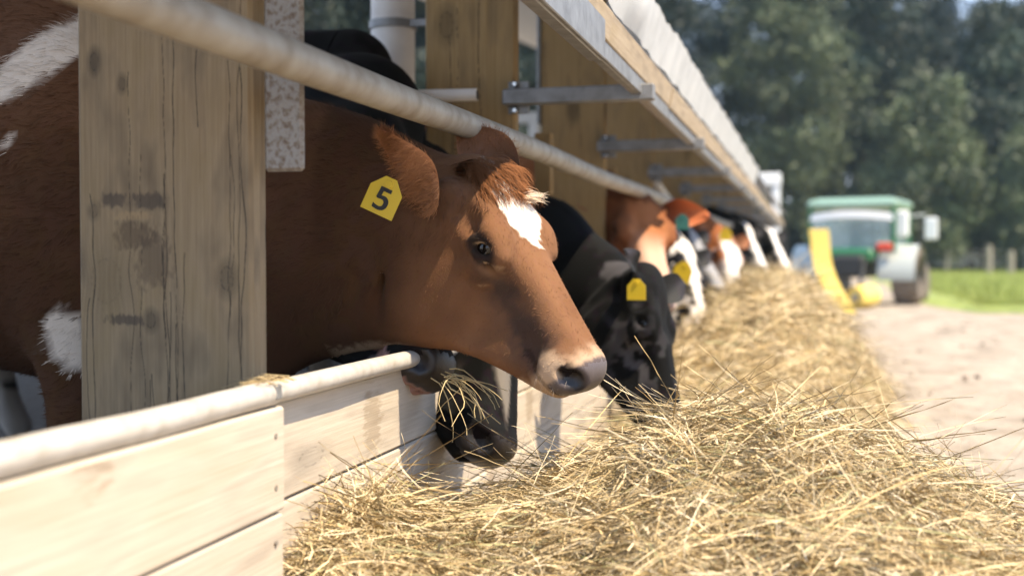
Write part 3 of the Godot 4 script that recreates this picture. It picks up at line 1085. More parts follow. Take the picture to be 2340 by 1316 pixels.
func coat_pied(p: Vector3, _n: Vector3, h: Vector3) -> Color:
	var c := Color(0.014, 0.014, 0.016)
	c = c.lerp(Color(0.72, 0.67, 0.62), patch_of(p, 3.6, 0.0, 21.0))
	if h.z > -0.1 and absf(h.x) < 0.15 and absf(h.y + 0.1) < 0.2:
		c = Color(0.014, 0.014, 0.016).lerp(Color(0.74, 0.69, 0.64), maxf(smoothstep(0.02, -0.01, absf(h.x) - 0.035 + noise3(h, 18.0) * 0.05), patch_of(h, 8.0, 0.18, 11.0)))
	return muzzle_paint(c, h, Color(0.3, 0.2, 0.19), Color(0.66, 0.58, 0.53))


func coat_grey(p: Vector3, n: Vector3, h: Vector3) -> Color:
	var c := coat_black(p, n, h)
	return c.lerp(Color(0.30, 0.30, 0.32), 0.9 * smoothstep(0.0, 0.05, h.z) * smoothstep(0.03, -0.02, absf(h.x) - 0.055 + noise3(h, 12.0) * 0.04) * smoothstep(-0.12, -0.05, h.y))


func coat_white_face(p: Vector3, _n: Vector3, h: Vector3) -> Color:
	var c := Color(0.24, 0.085, 0.034)
	c = c.lerp(Color(0.78, 0.72, 0.67), maxf(smoothstep(0.02, 0.07, h.z + noise3(h, 10.0) * 0.06) * smoothstep(0.03, -0.02, absf(h.x) - 0.075 + noise3(h + Vector3.ONE, 12.0) * 0.05), smoothstep(0.28, 0.33, h.z)))
	return muzzle_paint(c, h, Color(0.5, 0.36, 0.32), Color(0.74, 0.66, 0.6))


func coat_blaze(p: Vector3, n: Vector3, h: Vector3) -> Color:
	var c := coat_black(p, n, h)
	return c.lerp(Color(0.78, 0.74, 0.7), smoothstep(0.012, -0.012, absf(h.x + 0.012) - 0.038 + noise3(h, 10.0) * 0.02) * smoothstep(-0.14, -0.1, h.y))


func build_cows() -> void:
	var blk := Color(0.014, 0.013, 0.014)
	var red := Color(0.23, 0.085, 0.032)
	var U5 := Vector3(0.804, 0.515, 0.296)
	var F5 := Vector3(0.504, -0.855, 0.12)
	var right := Vector3(0.9665, 0, -0.2565)
	var up := Vector3(0.007, 0.9997, 0.025)
	var back := Vector3(0.2565, 0.026, 0.966)
	cow({
		"label": "brown cow with white blaze, white muzzle and yellow ear tag 5, nearest", "z": -2.18, "xs": -1.52, "poll": Vector3(-0.607, 0.918, -2.121), "F": F5, "up": U5, "s": 0.93, "cell": 0.005, "rough_cell": 0.022, "split": -0.93,
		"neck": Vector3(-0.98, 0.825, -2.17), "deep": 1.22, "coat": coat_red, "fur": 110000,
		"extra": [[Vector3(-1.06, 0.63, -2.17), Vector3(-1.25, 0.45, -2.18), 0.07, 0.13, 0.10, 0.40], [Vector3(-0.78, 0.72, -2.12), Vector3(-1.05, 0.73, -2.16), 0.10, 0.14, 0.10, 0.5]], "folds": true, "crest": -0.035,
		"ears": [[-1.0, right * -0.44 + up * 0.80 + back * 0.55, right * 0.55 + up * 0.10 - back * 0.75, 0.195, 0.112, Color(0.36, 0.175, 0.085), Color(0.30, 0.15, 0.08), 0.30, -0.066, 0.030, 0.116], [1.0, right * -0.52 + up * 0.80 - back * 0.25, right * 0.30 - up * 0.1 + back * 0.8, 0.165, 0.130, Color(0.22, 0.10, 0.045), Color(0.17, 0.078, 0.040), 0.5, 0.0]],  # near ear painted paler for light bounced up onto it
		"tags": [[Vector3(-0.727, 0.862, -1.870), right * 0.90 - up * 0.42 + back * 0.1, up * 0.9 + right * 0.4, 0.061, "5", M.tag_yellow]],
	})
	cow({
		"label": "black cow chewing hay, its open mouth on the rail behind the tagged brown cow", "z": -3.05, "xs": -1.62, "poll": Vector3(-0.955, 0.905, -2.37), "muzzle": Vector3(-0.70, 0.528, -2.14), "up": Vector3(0.90, 0.45, 0.1), "s": 1.04, "cell": 0.009,
		"extra": [[Vector3(-1.28, 1.27, -3.02), Vector3(-1.9, 1.30, -3.05), 0.13, 0.12, 0.12, 0.8]], "neck": Vector3(-1.18, 1.10, -2.82), "coat": coat_chewer,
		"ears": [[1.0, Vector3(-0.2, 0.2, -1.0), Vector3(0.7, 0.2, 0.5), 0.16, 0.1, blk, blk], [-1.0, Vector3(-0.35, 0.45, 0.7), Vector3(0.7, 0.2, 0.5), 0.15, 0.1, blk, blk]],
	})
	cow({
		"label": "black cow with a thin pale stripe on its face, eating low beside the boards", "z": -3.40, "xs": -1.66, "poll": Vector3(-0.675, 0.80, -2.55), "muzzle": Vector3(-0.625, 0.33, -2.30), "up": Vector3(0.90, 0.1, 0.12), "s": 1.10, "cell": 0.009,
		"neck": Vector3(-1.12, 0.90, -3.0), "coat": coat_striped,
		"ears": [[1.0, Vector3(0.10, 0.80, -0.55), Vector3(0.5, -0.2, 0.8), 0.20, 0.11, blk, blk], [-1.0, Vector3(-0.5, 0.3, 0.5), Vector3(0.6, 0, 0.5), 0.15, 0.1, blk, blk]],
	})
	cow({
		"label": "black cow with grizzled grey forehead and yellow tag by its eye, muzzle in hay", "z": -3.95, "xs": -1.60, "poll": Vector3(-0.440, 0.695, -3.30), "muzzle": Vector3(-0.370, 0.315, -3.20), "up": Vector3(0.97, 0.2, 0.12), "s": 0.93, "cell": 0.009,
		"neck": Vector3(-0.86, 0.76, -3.54), "deep": 0.98, "crest": -0.035, "coat": coat_grizzled,
		"ears": [[-1.0, Vector3(-0.05, 0.45, 0.75), Vector3(0.75, 0.1, 0.25), 0.16, 0.09, blk, blk], [1.0, Vector3(0.5, 0.1, -0.75), Vector3(0.6, 0.1, 0.6), 0.15, 0.10, blk, blk]],
		"tags": [[Vector3(-0.468, 0.668, -3.09), Vector3(0.95, 0, 0.1), Vector3(-0.1, 1, 0), 0.052, "", M.tag_yellow]],
	})
	cow({
		"label": "ginger cow facing the lane, orange ear lit from behind with a green tag", "z": -4.95, "xs": -1.6, "poll": Vector3(-0.685, 1.005, -4.62), "muzzle": Vector3(-0.56, 0.63, -4.32), "up": Vector3(0.50, 0.45, 0.75), "s": 1.12, "cell": 0.011,
		"neck": Vector3(-1.0, 0.98, -4.75), "coat": coat_ginger,
		"ears": [[1.0, Vector3(1.0, -0.12, 0.05), Vector3(-0.05, -0.05, 1.0), 0.20, 0.125, Color(0.60, 0.34, 0.20), Color(0.50, 0.14, 0.045), 0.6], [-1.0, Vector3(-0.9, 0.25, 0.2), Vector3(0.2, 0, 0.9), 0.19, 0.12, red, Color(0.20, 0.08, 0.04)]],
		"tags": [[Vector3(-0.515, 0.90, -4.63), Vector3(1, 0, 0), Vector3(0.2, 1, 0), 0.055, "", M.tag_green]],
	})
	if not BUILD_FAR:
		return
	cow({
		"label": "black and white pied cow with yellow tag, head down behind the grizzled cow", "z": -5.75, "xs": -1.5, "poll": Vector3(-0.60, 0.80, -5.62), "muzzle": Vector3(-0.49, 0.40, -5.42), "up": Vector3(0.85, 0.35, 0.4), "s": 0.95, "cell": 0.013, "rough_cell": 0.045,
		"coat": coat_pied, "ears": [[-1.0, Vector3(-0.2, 0.25, 0.9), Vector3(0.75, 0.1, 0.45), 0.15, 0.1, blk, blk], [1.0, Vector3(0.5, 0.1, -0.75), Vector3(0.6, 0.1, 0.6), 0.15, 0.10, blk, blk]],
		"tags": [[Vector3(-0.60, 0.69, -5.44), Vector3(0.95, -0.3, 0.1), Vector3(0.3, 1, 0), 0.09, "", M.tag_yellow]],
	})
	cow({
		"label": "black cow with a broad grey face, looking down past the pied cow", "z": -6.45, "xs": -1.5, "poll": Vector3(-0.70, 0.915, -6.60), "muzzle": Vector3(-0.47, 0.55, -6.42), "up": Vector3(0.75, 0.5, 0.35), "s": 0.95, "cell": 0.013, "rough_cell": 0.045,
		"coat": coat_grey, "ears": [[-1.0, Vector3(-0.3, 0.35, 0.8), Vector3(0.75, 0.1, 0.45), 0.15, 0.1, blk, blk], [1.0, Vector3(0.5, 0.1, -0.75), Vector3(0.6, 0.1, 0.6), 0.15, 0.10, blk, blk]],
	})
	cow({
		"label": "brown cow with an all white face, muzzle resting on the far hay", "z": -7.2, "xs": -1.5, "poll": Vector3(-0.52, 0.90, -7.20), "muzzle": Vector3(-0.42, 0.42, -6.98), "up": Vector3(0.8, 0.25, 0.55), "s": 1.0, "cell": 0.014, "rough_cell": 0.045,
		"coat": coat_white_face, "ears": [[-1.0, Vector3(-0.5, 0.35, 0.7), Vector3(0.75, 0.1, 0.45), 0.15, 0.1, red, red], [1.0, Vector3(0.6, 0.1, -0.65), Vector3(0.6, 0.1, 0.6), 0.15, 0.10, red, red]],
		"tags": [[Vector3(-0.52, 0.90, -7.05), Vector3(1, 0, 0), Vector3(0, 1, 0), 0.07, "", M.tag_yellow]],
	})
	cow({
		"label": "black cow with a narrow white blaze, second from the far end of the row", "z": -9.7, "xs": -1.5, "poll": Vector3(-0.55, 1.02, -9.80), "muzzle": Vector3(-0.345, 0.58, -9.58), "up": Vector3(0.8, 0.45, 0.35), "s": 1.0, "cell": 0.016, "rough_cell": 0.05,
		"coat": coat_blaze, "ears": [[-1.0, Vector3(-0.5, 0.35, 0.7), Vector3(0.75, 0.1, 0.45), 0.15, 0.1, blk, blk], [1.0, Vector3(0.6, 0.1, -0.65), Vector3(0.6, 0.1, 0.6), 0.15, 0.10, blk, blk]],
	})
	cow({
		"label": "black cow with a wide white face stripe, at the far end of the row", "z": -10.8, "xs": -1.45, "poll": Vector3(-0.39, 1.0, -10.88), "muzzle": Vector3(-0.165, 0.55, -10.66), "up": Vector3(0.8, 0.45, 0.45), "s": 1.0, "cell": 0.016, "rough_cell": 0.05,
		"coat": coat_blaze, "ears": [[-1.0, Vector3(-0.5, 0.35, 0.7), Vector3(0.75, 0.1, 0.45), 0.15, 0.1, blk, blk], [1.0, Vector3(0.6, 0.1, -0.65), Vector3(0.6, 0.1, 0.6), 0.15, 0.10, blk, blk]],
	})


# ---------------------------------------------------------------- the shed
const POST_Z := [-1.55, -3.10, -4.53, -5.96, -7.40, -8.84, -10.28, -11.72, -13.16, -14.60, -16.04]


func build_shed() -> void:
	var ordinal := ["nearest", "second", "third", "fourth", "fifth", "sixth", "seventh", "eighth", "ninth", "tenth", "eleventh"]
	for i in POST_Z.size():
		var z: float = POST_Z[i]
		var t := thing("timber_post", ["weathered timber post in front, with knots, dents and a steel strap", "second timber post from the front, tan, beside the white downpipe", "third timber post from the front, with a pale strip on its edge"][i] if i < 3 else "tan timber shed post, %s from the front, behind the upper rail" % ordinal[i], "post", Vector3(-0.9655 if i == 0 else -0.948, 0, z - 0.025), "timber posts of the shed")
		var g := Shape.new()
		g.grain = 1.75
		if i == 0:
			# its texture lies once over the near face
			g.grain = 1.36
			g.shift = Vector2(0, 0)
			g.box(Vector3(0, 1.0, 0), Vector3(0.301, 1.60, 0.05), 0.006)
			for k in g.t.size():
				var p := g.v[k]
				g.t[k] = Vector2((p.x + 0.152) / 0.304 if absf(g.n[k].z) > 0.5 else p.z * 2.0, (1.21 - p.y) / 0.93)
			var m := g.done(M.post)
			part("plank", m, t)
		else:
			g.shift = Vector2(i * 0.37, i * 0.21)
			g.box(Vector3(0, 0.96, 0), Vector3(0.266, 1.62 if i > 2 else 1.90, 0.05), 0.006)
			part("plank", g.done(M.shed_post), t)
		if i == 0:
			var s := Shape.new()
			s.box(Vector3(0.1965, 1.205, 0.008), Vector3(0.064, 0.65, 0.012), 0.005)
			part("steel_strap", s.done(M.rusty), t)
		if i == 2:
			var s := Shape.new()
			s.box(Vector3(-0.142, 1.55, 0.0), Vector3(0.014, 0.5, 0.06), 0.003)
			part("pale_strip", s.done(M.steel), t)
		if i > 0:
			# the steel arm from the post to the eaves channel
			var a := thing("steel_arm", "grey steel arm between the %s timber post and the eaves" % ordinal[i], "bracket", Vector3(-0.815, 1.195, z + 0.026), "steel arms that carry the eaves")
			var s := Shape.new()
			s.box(Vector3(0.19, 0, 0.018), Vector3(0.42, 0.044, 0.034), 0.004)
			part("arm_tube", s.done(M.steel), a)
			var pl := Shape.new()
			pl.box(Vector3(0.02, 0, 0.004), Vector3(0.06, 0.09, 0.008), 0.002)
			part("fixing_plate", pl.done(M.steel), a)
			for q in [-1, 1]:
				var b := Shape.new()
				b.tube([Vector3(0.012, q * 0.036, 0.006), Vector3(0.012, q * 0.036, 0.018), Vector3(0.012, q * 0.036, 0.024)], [0.011, 0.011, 0.006], 6)
				part("bolt", b.done(M.chrome), a)
	# rails
	var up := thing("upper_rail", "long galvanised pipe slanting overhead in front of the timber posts", "rail", Vector3(-0.68, 1.019, 0))
	var u := Shape.new()
	var path := []
	var radii := []
	for k in 60:
		var z := 0.2 - k * 0.29
		path.append(Vector3(0.002 * sin(k * 1.3), 0.003 * sin(k * 0.8), z))
		radii.append(0.0268)
	u.tube(path, radii, 20)
	part("pipe", u.done(M.pipe), up)
	for z in [-3.12]:
		var w := Shape.new()
		w.tube([Vector3(0, 0, z + 0.004), Vector3(0, 0, z), Vector3(0, 0, z - 0.012), Vector3(0, 0, z - 0.016)], [0.0269, 0.0285, 0.0285, 0.0269], 20, false)
		part("weld", w.done(M.pipe), up)
	var low := thing("lower_rail", "pale galvanised pipe along the top of the feed barrier boards", "rail", Vector3(-0.765, 0.553, 0))
	for seg in [[0.3, -1.50, 0.0185], [-1.503, -4.6, 0.0170], [-4.61, -17.0, 0.0170]]:
		var l := Shape.new()
		path = []
		radii = []
		for k in 24:
			path.append(Vector3(0.0015 * sin(k * 1.7 + seg[0]), 0.001 * sin(k * 0.9), lerpf(seg[0], seg[1], k / 23.0)))
			radii.append(seg[2])
		l.tube(path, radii, 20)
		part("pipe", l.done(M.rail), low)
	var clip := Shape.new()
	clip.box(Vector3(0.0165, 0.004, -1.497), Vector3(0.008, 0.022, 0.018), 0.002)
	part("joint_clip", clip.done(M.steel), low)
	# the feed barrier: rows of boards, panel by panel
	var panels := [[0.6, -1.52, -0.748], [-1.524, -2.93, -0.778], [-2.936, -4.40, -0.776], [-4.41, -5.86, -0.779], [-5.87, -7.30, -0.775], [-7.31, -8.74, -0.778], [-8.75, -10.2, -0.776], [-10.21, -11.6, -0.778], [-11.61, -14.5, -0.777], [-14.51, -17.0, -0.777]]
	var barrier := ["nearest panel of the feed barrier, pale thick boards under the lower rail", "second panel of the feed barrier, set back, striped by shadows of the cows", "third panel of the feed barrier, behind the near hay", "fourth panel of the feed barrier, mostly behind hay"]
	for i in panels.size():
		var q: Array = panels[i]
		var t := thing("feed_barrier", barrier[i] if i < 4 else "pale board panel of the feed barrier below the %s timber post, behind hay" % ordinal[i], "barrier", Vector3(q[2], 0, (q[0] + q[1]) * 0.5), "panels of the feed barrier")
		var long: float = q[0] - q[1]
		for row in 4:
			var hgt := 0.152
			var top := 0.534 - row * 0.1555
			if top < 0.1:
				hgt = 0.065
			var g := Shape.new()
			g.grain = 2.2
			g.shift = Vector2(-0.3 + fmod(row * 0.31 + i * 0.17, 0.6), -0.12 + fmod(i * 0.07 + row * 0.05, 0.24) if i > 0 else 0.0)
			g.box(Vector3(-0.024 - 0.0015 * ((row * 7 + i) % 3), top - hgt * 0.5, 0.0005 * row), Vector3(0.048, hgt, long - 0.003 * ((row + i) % 3)), 0.004)
			part("board", g.done(M.board), t)
		for e in [-1, 1]:
			for row in 3:
				for k in 2:
					var b := Shape.new()
					b.tube([Vector3(-0.002, 0.534 - row * 0.1555 - 0.04 - k * 0.075, e * (long * 0.5 - 0.03)), Vector3(0.0015, 0.534 - row * 0.1555 - 0.04 - k * 0.075, e * (long * 0.5 - 0.03))], [0.0045, 0.004], 7)
					part("nail", b.done(M.rusty), t)
	# eaves: steel channel, timber fascia, white sheet and the roof it edges
	var ch := thing("eaves_channel", "grey steel channel running along under the eaves of the shed", "channel", Vector3(-0.45, 1.19, 0))
	for seg in [[1.0, -2.42, 0], [-2.42, -17.4, 1]]:
		var c := Shape.new()
		var dz: float = seg[0] - seg[1]
		var zz: float = (seg[0] + seg[1]) * 0.5
		if seg[2] == 0:
			c.box(Vector3(0.010, 0.030, zz), Vector3(0.010, 0.088, dz), 0.002)
			c.box(Vector3(-0.008, -0.0135, zz), Vector3(0.028, 0.005, dz), 0.002)
		else:
			c.box(Vector3(-0.003, 0.020, zz), Vector3(0.010, 0.040, dz), 0.002)
			c.box(Vector3(-0.018, 0.002, zz), Vector3(0.022, 0.005, dz), 0.002)
		part("channel_length", c.done(M.steel), ch)
	var fa := thing("eaves_fascia", "tan timber boards under the edge of the white roof sheet", "fascia", Vector3(-0.452, 1.262, 0))
	var zs := [0.6, -1.35, -2.50, -3.62, -5.6, -7.6, -9.6, -12.0, -14.4, -17.6]
	for i in zs.size() - 1:
		var f := Shape.new()
		f.grain = 1.6
		f.shift = Vector2(i * 0.23, i * 0.61)
		f.box(Vector3(0.004 * (i % 2), -0.004 + 0.003 * (i % 3), (zs[i] + zs[i + 1]) * 0.5), Vector3(0.026, 0.066, zs[i] - zs[i + 1] - 0.006), 0.003, Basis(Vector3.BACK, -0.18))
		part("board", f.done(M.fascia), fa)
	var roof := thing("shed_roof", "white corrugated shed roof with a bent sheet along its low edge", "roof", Vector3(-0.40, 1.41, 0))
	var s := Shape.new()
	# the folded edge sheet: bent, waved along its upper edge
	var edge := func(i: float, j: float) -> Vector3:
		var z := 1.0 - i * 9.75
		var wob := 0.010 * soft.get_noise_2d(z * 2.3, 4.0) + 0.012 * exp(-pow((z + 2.75) / 0.16, 2.0)) * sin(j * 3.0)
		var wave := 0.003 * sin(z * TAU / 0.133) * j
		return Vector3(-0.034 + 0.034 * j + wob, -0.105 + 0.112 * j + wave - 0.012 * soft.get_noise_2d(z * 3.1, 9.0) * (1.0 - j), z)
	s.sheet(320, 5, edge)
	s.sheet(320, 3, func(i: float, j: float) -> Vector3: return edge.call(i, 1.0) + Vector3(-0.05 * j, -0.002 - 0.012 * j, 0))
	part("edge_sheet", s.done(M.roof), roof)
	var r := Shape.new()
	for side in 2:
		r.sheet(560, 35, func(i: float, j: float) -> Vector3:
			var z := 1.0 - i * 18.6
			var run := j * 7.0
			return Vector3(-0.012 - run - side * 0.004, -0.012 + minf(run, 1.6) * 1.03 + maxf(run - 1.6, 0.0) * 0.46 + 0.004 * sin(z * TAU / 0.133) - side * 0.006, z))
	part("roof_sheet", r.done(M.roof), roof)
	# behind the posts
	var dp := thing("downpipe", "white plastic downpipe standing beside the second timber post", "pipe", Vector3(-1.30, 0, -3.42))
	var d := Shape.new()
	d.tube([Vector3(0, 0.05, 0), Vector3(0, 1.30, 0), Vector3(0, 2.4, 0)], [0.070, 0.070, 0.070], 28)
	part("pipe", d.done(M.plastic), dp)
	var cl := Shape.new()
	cl.tube([Vector3(0, 1.475, 0), Vector3(0, 1.475, 0), Vector3(0, 1.500, 0), Vector3(0, 1.500, 0)], [0.070, 0.0765, 0.0765, 0.070], 28, false)
	cl.box(Vector3(0.11, 1.4875, 0.03), Vector3(0.10, 0.024, 0.006), 0.002)
	part("clamp", cl.done(M.steel), dp)
	var dv := thing("divider_pipe", "grey pipe lying level behind the slanting upper rail, its cut end before the second post", "pipe", Vector3(-0.875, 1.187, -2.93))
	var p := Shape.new()
	p.tube([Vector3(-1.05, 0.0, 0.12), Vector3(-0.5, 0.0, 0.06), Vector3.ZERO], [0.017, 0.017, 0.017], 16)
	part("pipe", p.done(M.plastic), dv)
	var pe := Shape.new()
	pe.tube([Vector3(-0.001, 0.0, 0), Vector3(0.0015, 0, 0)], [0.0125, 0.0125], 14)
	part("pipe_mouth", pe.done(M.black), dv)
	var br := thing("brace_pipe", "pale pipe brace slanting down between the fourth and fifth timber posts", "pipe", Vector3(-0.80, 1.12, -6.1))
	var bs := Shape.new()
	bs.tube([Vector3(-0.02, 0.03, 0.0), Vector3(0.0, -0.12, -1.1)], [0.022, 0.022], 12)
	part("pipe", bs.done(M.plastic), br)
	for i in 2:
		var zb: float = POST_Z[1 + i] - 0.55
		var bl := thing("timber_block", ["small tan timber block under the white railing, behind the upper rail", "small tan timber block beside the third timber post"][i], "block", Vector3(-0.86 - 0.03 * i, 1.06, zb))
		var bb := Shape.new()
		bb.box(Vector3(0, 0.0, 0), Vector3(0.055, 0.2, 0.045), 0.004)
		part("block", bb.done(M.shed_post), bl)
	var rail := thing("white_railing", "bright white railing corner in the sun, seen between the second and third posts", "railing", Vector3(-2.95, 0, -11.7))
	var rs := Shape.new()
	rs.box(Vector3(0, 2.23, 0), Vector3(0.30, 0.11, 0.11), 0.01)
	rs.box(Vector3(0.095, 2.06, 0), Vector3(0.11, 0.24, 0.11), 0.01)
	part("top_bar", rs.done(M.white), rail)
	var rp := Shape.new()
	rp.box(Vector3(0.095, 0.97, 0), Vector3(0.11, 1.94, 0.11), 0.01)
	part("upright", rp.done(M.white), rail)


func build_ground() -> void:
	var g := Shape.new()
	g.sheet(60, 60, func(i: float, j: float) -> Vector3:
		var x := lerpf(-160, 160, i)
		var z := lerpf(40, -220, j)
		return Vector3(x, 0.0, z))
	structure(part("ground", g.done(M.ground), self))
	var near := Shape.new()
	near.sheet(110, 190, func(i: float, j: float) -> Vector3:
		var x := lerpf(-0.72, 6.5, i)
		var z := lerpf(1.0, -16.5, j)
		var edge := smoothstep(0.0, 0.06, i) * smoothstep(1.0, 0.93, i) * smoothstep(0.0, 0.05, j) * smoothstep(1.0, 0.93, j)
		return Vector3(x, 0.006 + edge * (0.03 + 0.022 * soft.get_noise_2d(x * 1.3, z * 1.1) + 0.014 * fine.get_noise_2d(x * 5.0, z * 5.0)), z))
	structure(part("lane", near.done(M.ground), self))
	var mud := Shape.new()
	mud.sheet(30, 60, func(i: float, j: float) -> Vector3: return Vector3(lerpf(-7.0, -0.82, i), 0.012 + 0.012 * (1.0 + soft.get_noise_2d(i * 9.0, j * 20.0)), lerpf(1.5, -17.5, j)))
	structure(part("shed_floor", mud.done(M.mud), self))
	var fd := Shape.new()
	fd.sheet(40, 40, func(i: float, j: float) -> Vector3:
		var z := lerpf(-16.6, -95, j)
		var x := lerpf(1.95 + 0.25 * sin(z * 0.7), 60.0, i)
		return Vector3(x, 0.004 + 0.10 * smoothstep(0.0, 0.06, minf(i, j)) * (1.0 + soft.get_noise_2d(x * 0.2, z * 0.2)), z))
	structure(part("field", fd.done(M.field), self))
	# lumps of earth on the lane
	var where: Array[Transform3D] = []
	var tints := PackedColorArray()
	var r := RandomNumberGenerator.new()
	r.seed = 4
	for i in 420:
		var x := r.randf_range(0.3, 5.5)
		var z := r.randf_range(-3.0, -15.0)
		var s := r.randf_range(0.006, 0.022) * (1.6 if r.randf() < 0.05 else 1.0)
		where.append(Transform3D(Basis.from_euler(Vector3(r.randf() * 6, r.randf() * 6, r.randf() * 6)).scaled(Vector3(s, s * 0.7, s)), Vector3(x, 0.035, z)))
		var q := r.randf_range(0.25, 1.0)
		tints.append(Color(0.36 * q, 0.27 * q, 0.20 * q))
	var lump := Shape.new()
	lump.sphere(Vector3.ZERO, Vector3(1, 0.8, 0.9), Basis(), 4, 6)
	many("earth_lumps", lump.done(M.blade), where, tints, self)
	var blades: Array[Transform3D] = []
	tints = PackedColorArray()
	for i in 16000:
		var z := -16.8 - pow(r.randf(), 1.6) * 40.0
		var x := lerpf(2.2, 26.0, r.randf())
		var s := r.randf_range(0.08, 0.2)
		blades.append(Transform3D(Basis(Vector3.UP, r.randf() * TAU).scaled(Vector3(s, s, s)), Vector3(x, 0.1, z)))
		var q := r.randf_range(0.7, 1.25)
		tints.append(Color(0.25 * q, 0.29 * q, 0.065 * q))
	var tuft := Shape.new()
	for k in 7:
		var a := k * 0.9
		var o := Vector3(cos(a), 0, sin(a)) * 0.25
		tuft.face([o - Vector3(sin(a), 0, -cos(a)) * 0.06, o + Vector3(sin(a), 0, -cos(a)) * 0.06, o * 3.2 + Vector3(0, 0.8 + 0.3 * sin(k * 2.0), 0)], Vector3(cos(a), 0.6, sin(a)))
	many("grass", tuft.done(M.blade), blades, tints, self)


# ---------------------------------------------------------------- hay
func near_top(x: float, z: float) -> float:
	var qx := absf(x + 0.10) / (0.74 if x > -0.10 else 1.02)
	var qz := absf(z + 2.02) / (0.78 if z > -2.02 else 0.82)
	var d := pow(pow(qx, 2.2) + pow(qz, 2.2), 1.0 / 2.2)
	var h := 0.425 * pow(maxf(1.0 - d * d, 0.0), 0.85)
	h += 0.03 * exp(-pow((x + 0.02) / 0.22, 2.0) - pow((z + 2.05) / 0.2, 2.0)) - 0.035 * exp(-pow((x + 0.33) / 0.07, 2.0)) * smoothstep(0.1, 0.3, h)
	h = maxf(h - 0.055 * smoothstep(-0.22, -0.60, x) - 0.09 * smoothstep(-2.1, -2.6, z), 0.0)
	h += 0.185 * exp(-pow((x + 0.76) / 0.20, 2.0) - pow((z + 1.64) / 0.21, 4.0))
	var lump := 0.040 * soft.get_noise_2d(x * 3.6, z * 3.6) + 0.042 * soft.get_noise_2d(x * 8.0 + 7.0, z * 8.0) + 0.020 * fine.get_noise_2d(x * 20.0, z * 20.0)
	return h + lump * smoothstep(0.02, 0.2, h) * (1.0 - 0.6 * smoothstep(-0.2, -0.5, x))


func far_top(x: float, z: float) -> float:
	var along := smoothstep(-3.3, -5.6, z) * smoothstep(-12.5, -9.5, z)
	var mid := -0.26 + 0.10 * sin(z * 0.8)
	var h := (0.13 + 0.47 * along) * exp(-pow(absf(x - mid) / (0.40 if x > mid else 0.50), 3.0))
	h *= smoothstep(-2.45, -2.9, z)
	return h + (0.09 * soft.get_noise_2d(x * 2.6 + 30.0, z * 2.6) + 0.05 * soft.get_noise_2d(x * 8.0 + 3.0, z * 8.0)) * smoothstep(0.03, 0.2, h)


func hay_strand(seed_: int, width: float) -> ArrayMesh:
	var r := RandomNumberGenerator.new()
	r.seed = seed_
	var g := Shape.new()
	var n := 9
	var p := Vector3(0, 0, -0.5)
	var d := Vector3(0, 0.1, 1)
	var bx := r.randf_range(-2.5, 2.5)
	var by := r.randf_range(-1.0, 0.2)
	for i in n + 1:
		var w := width * 0.5 * (1.0 - 0.5 * float(i) / n)
		var a := i * r.randf_range(0.15, 0.4)
		var s := Vector3(cos(a), sin(a), 0) * w
		g.put(p - s, Vector3(-sin(a), cos(a), 0))
		g.put(p + s, Vector3(-sin(a), cos(a), 0))
		d = (d + Vector3(bx + r.randfn() * 0.5, by + r.randfn() * 0.35, 0) * 0.34).normalized()
		p += d / n
	for i in n:
		g.tri(i * 2, i * 2 + 2, i * 2 + 1)
		g.tri(i * 2 + 1, i * 2 + 2, i * 2 + 3)
	return g.done(M.hay)


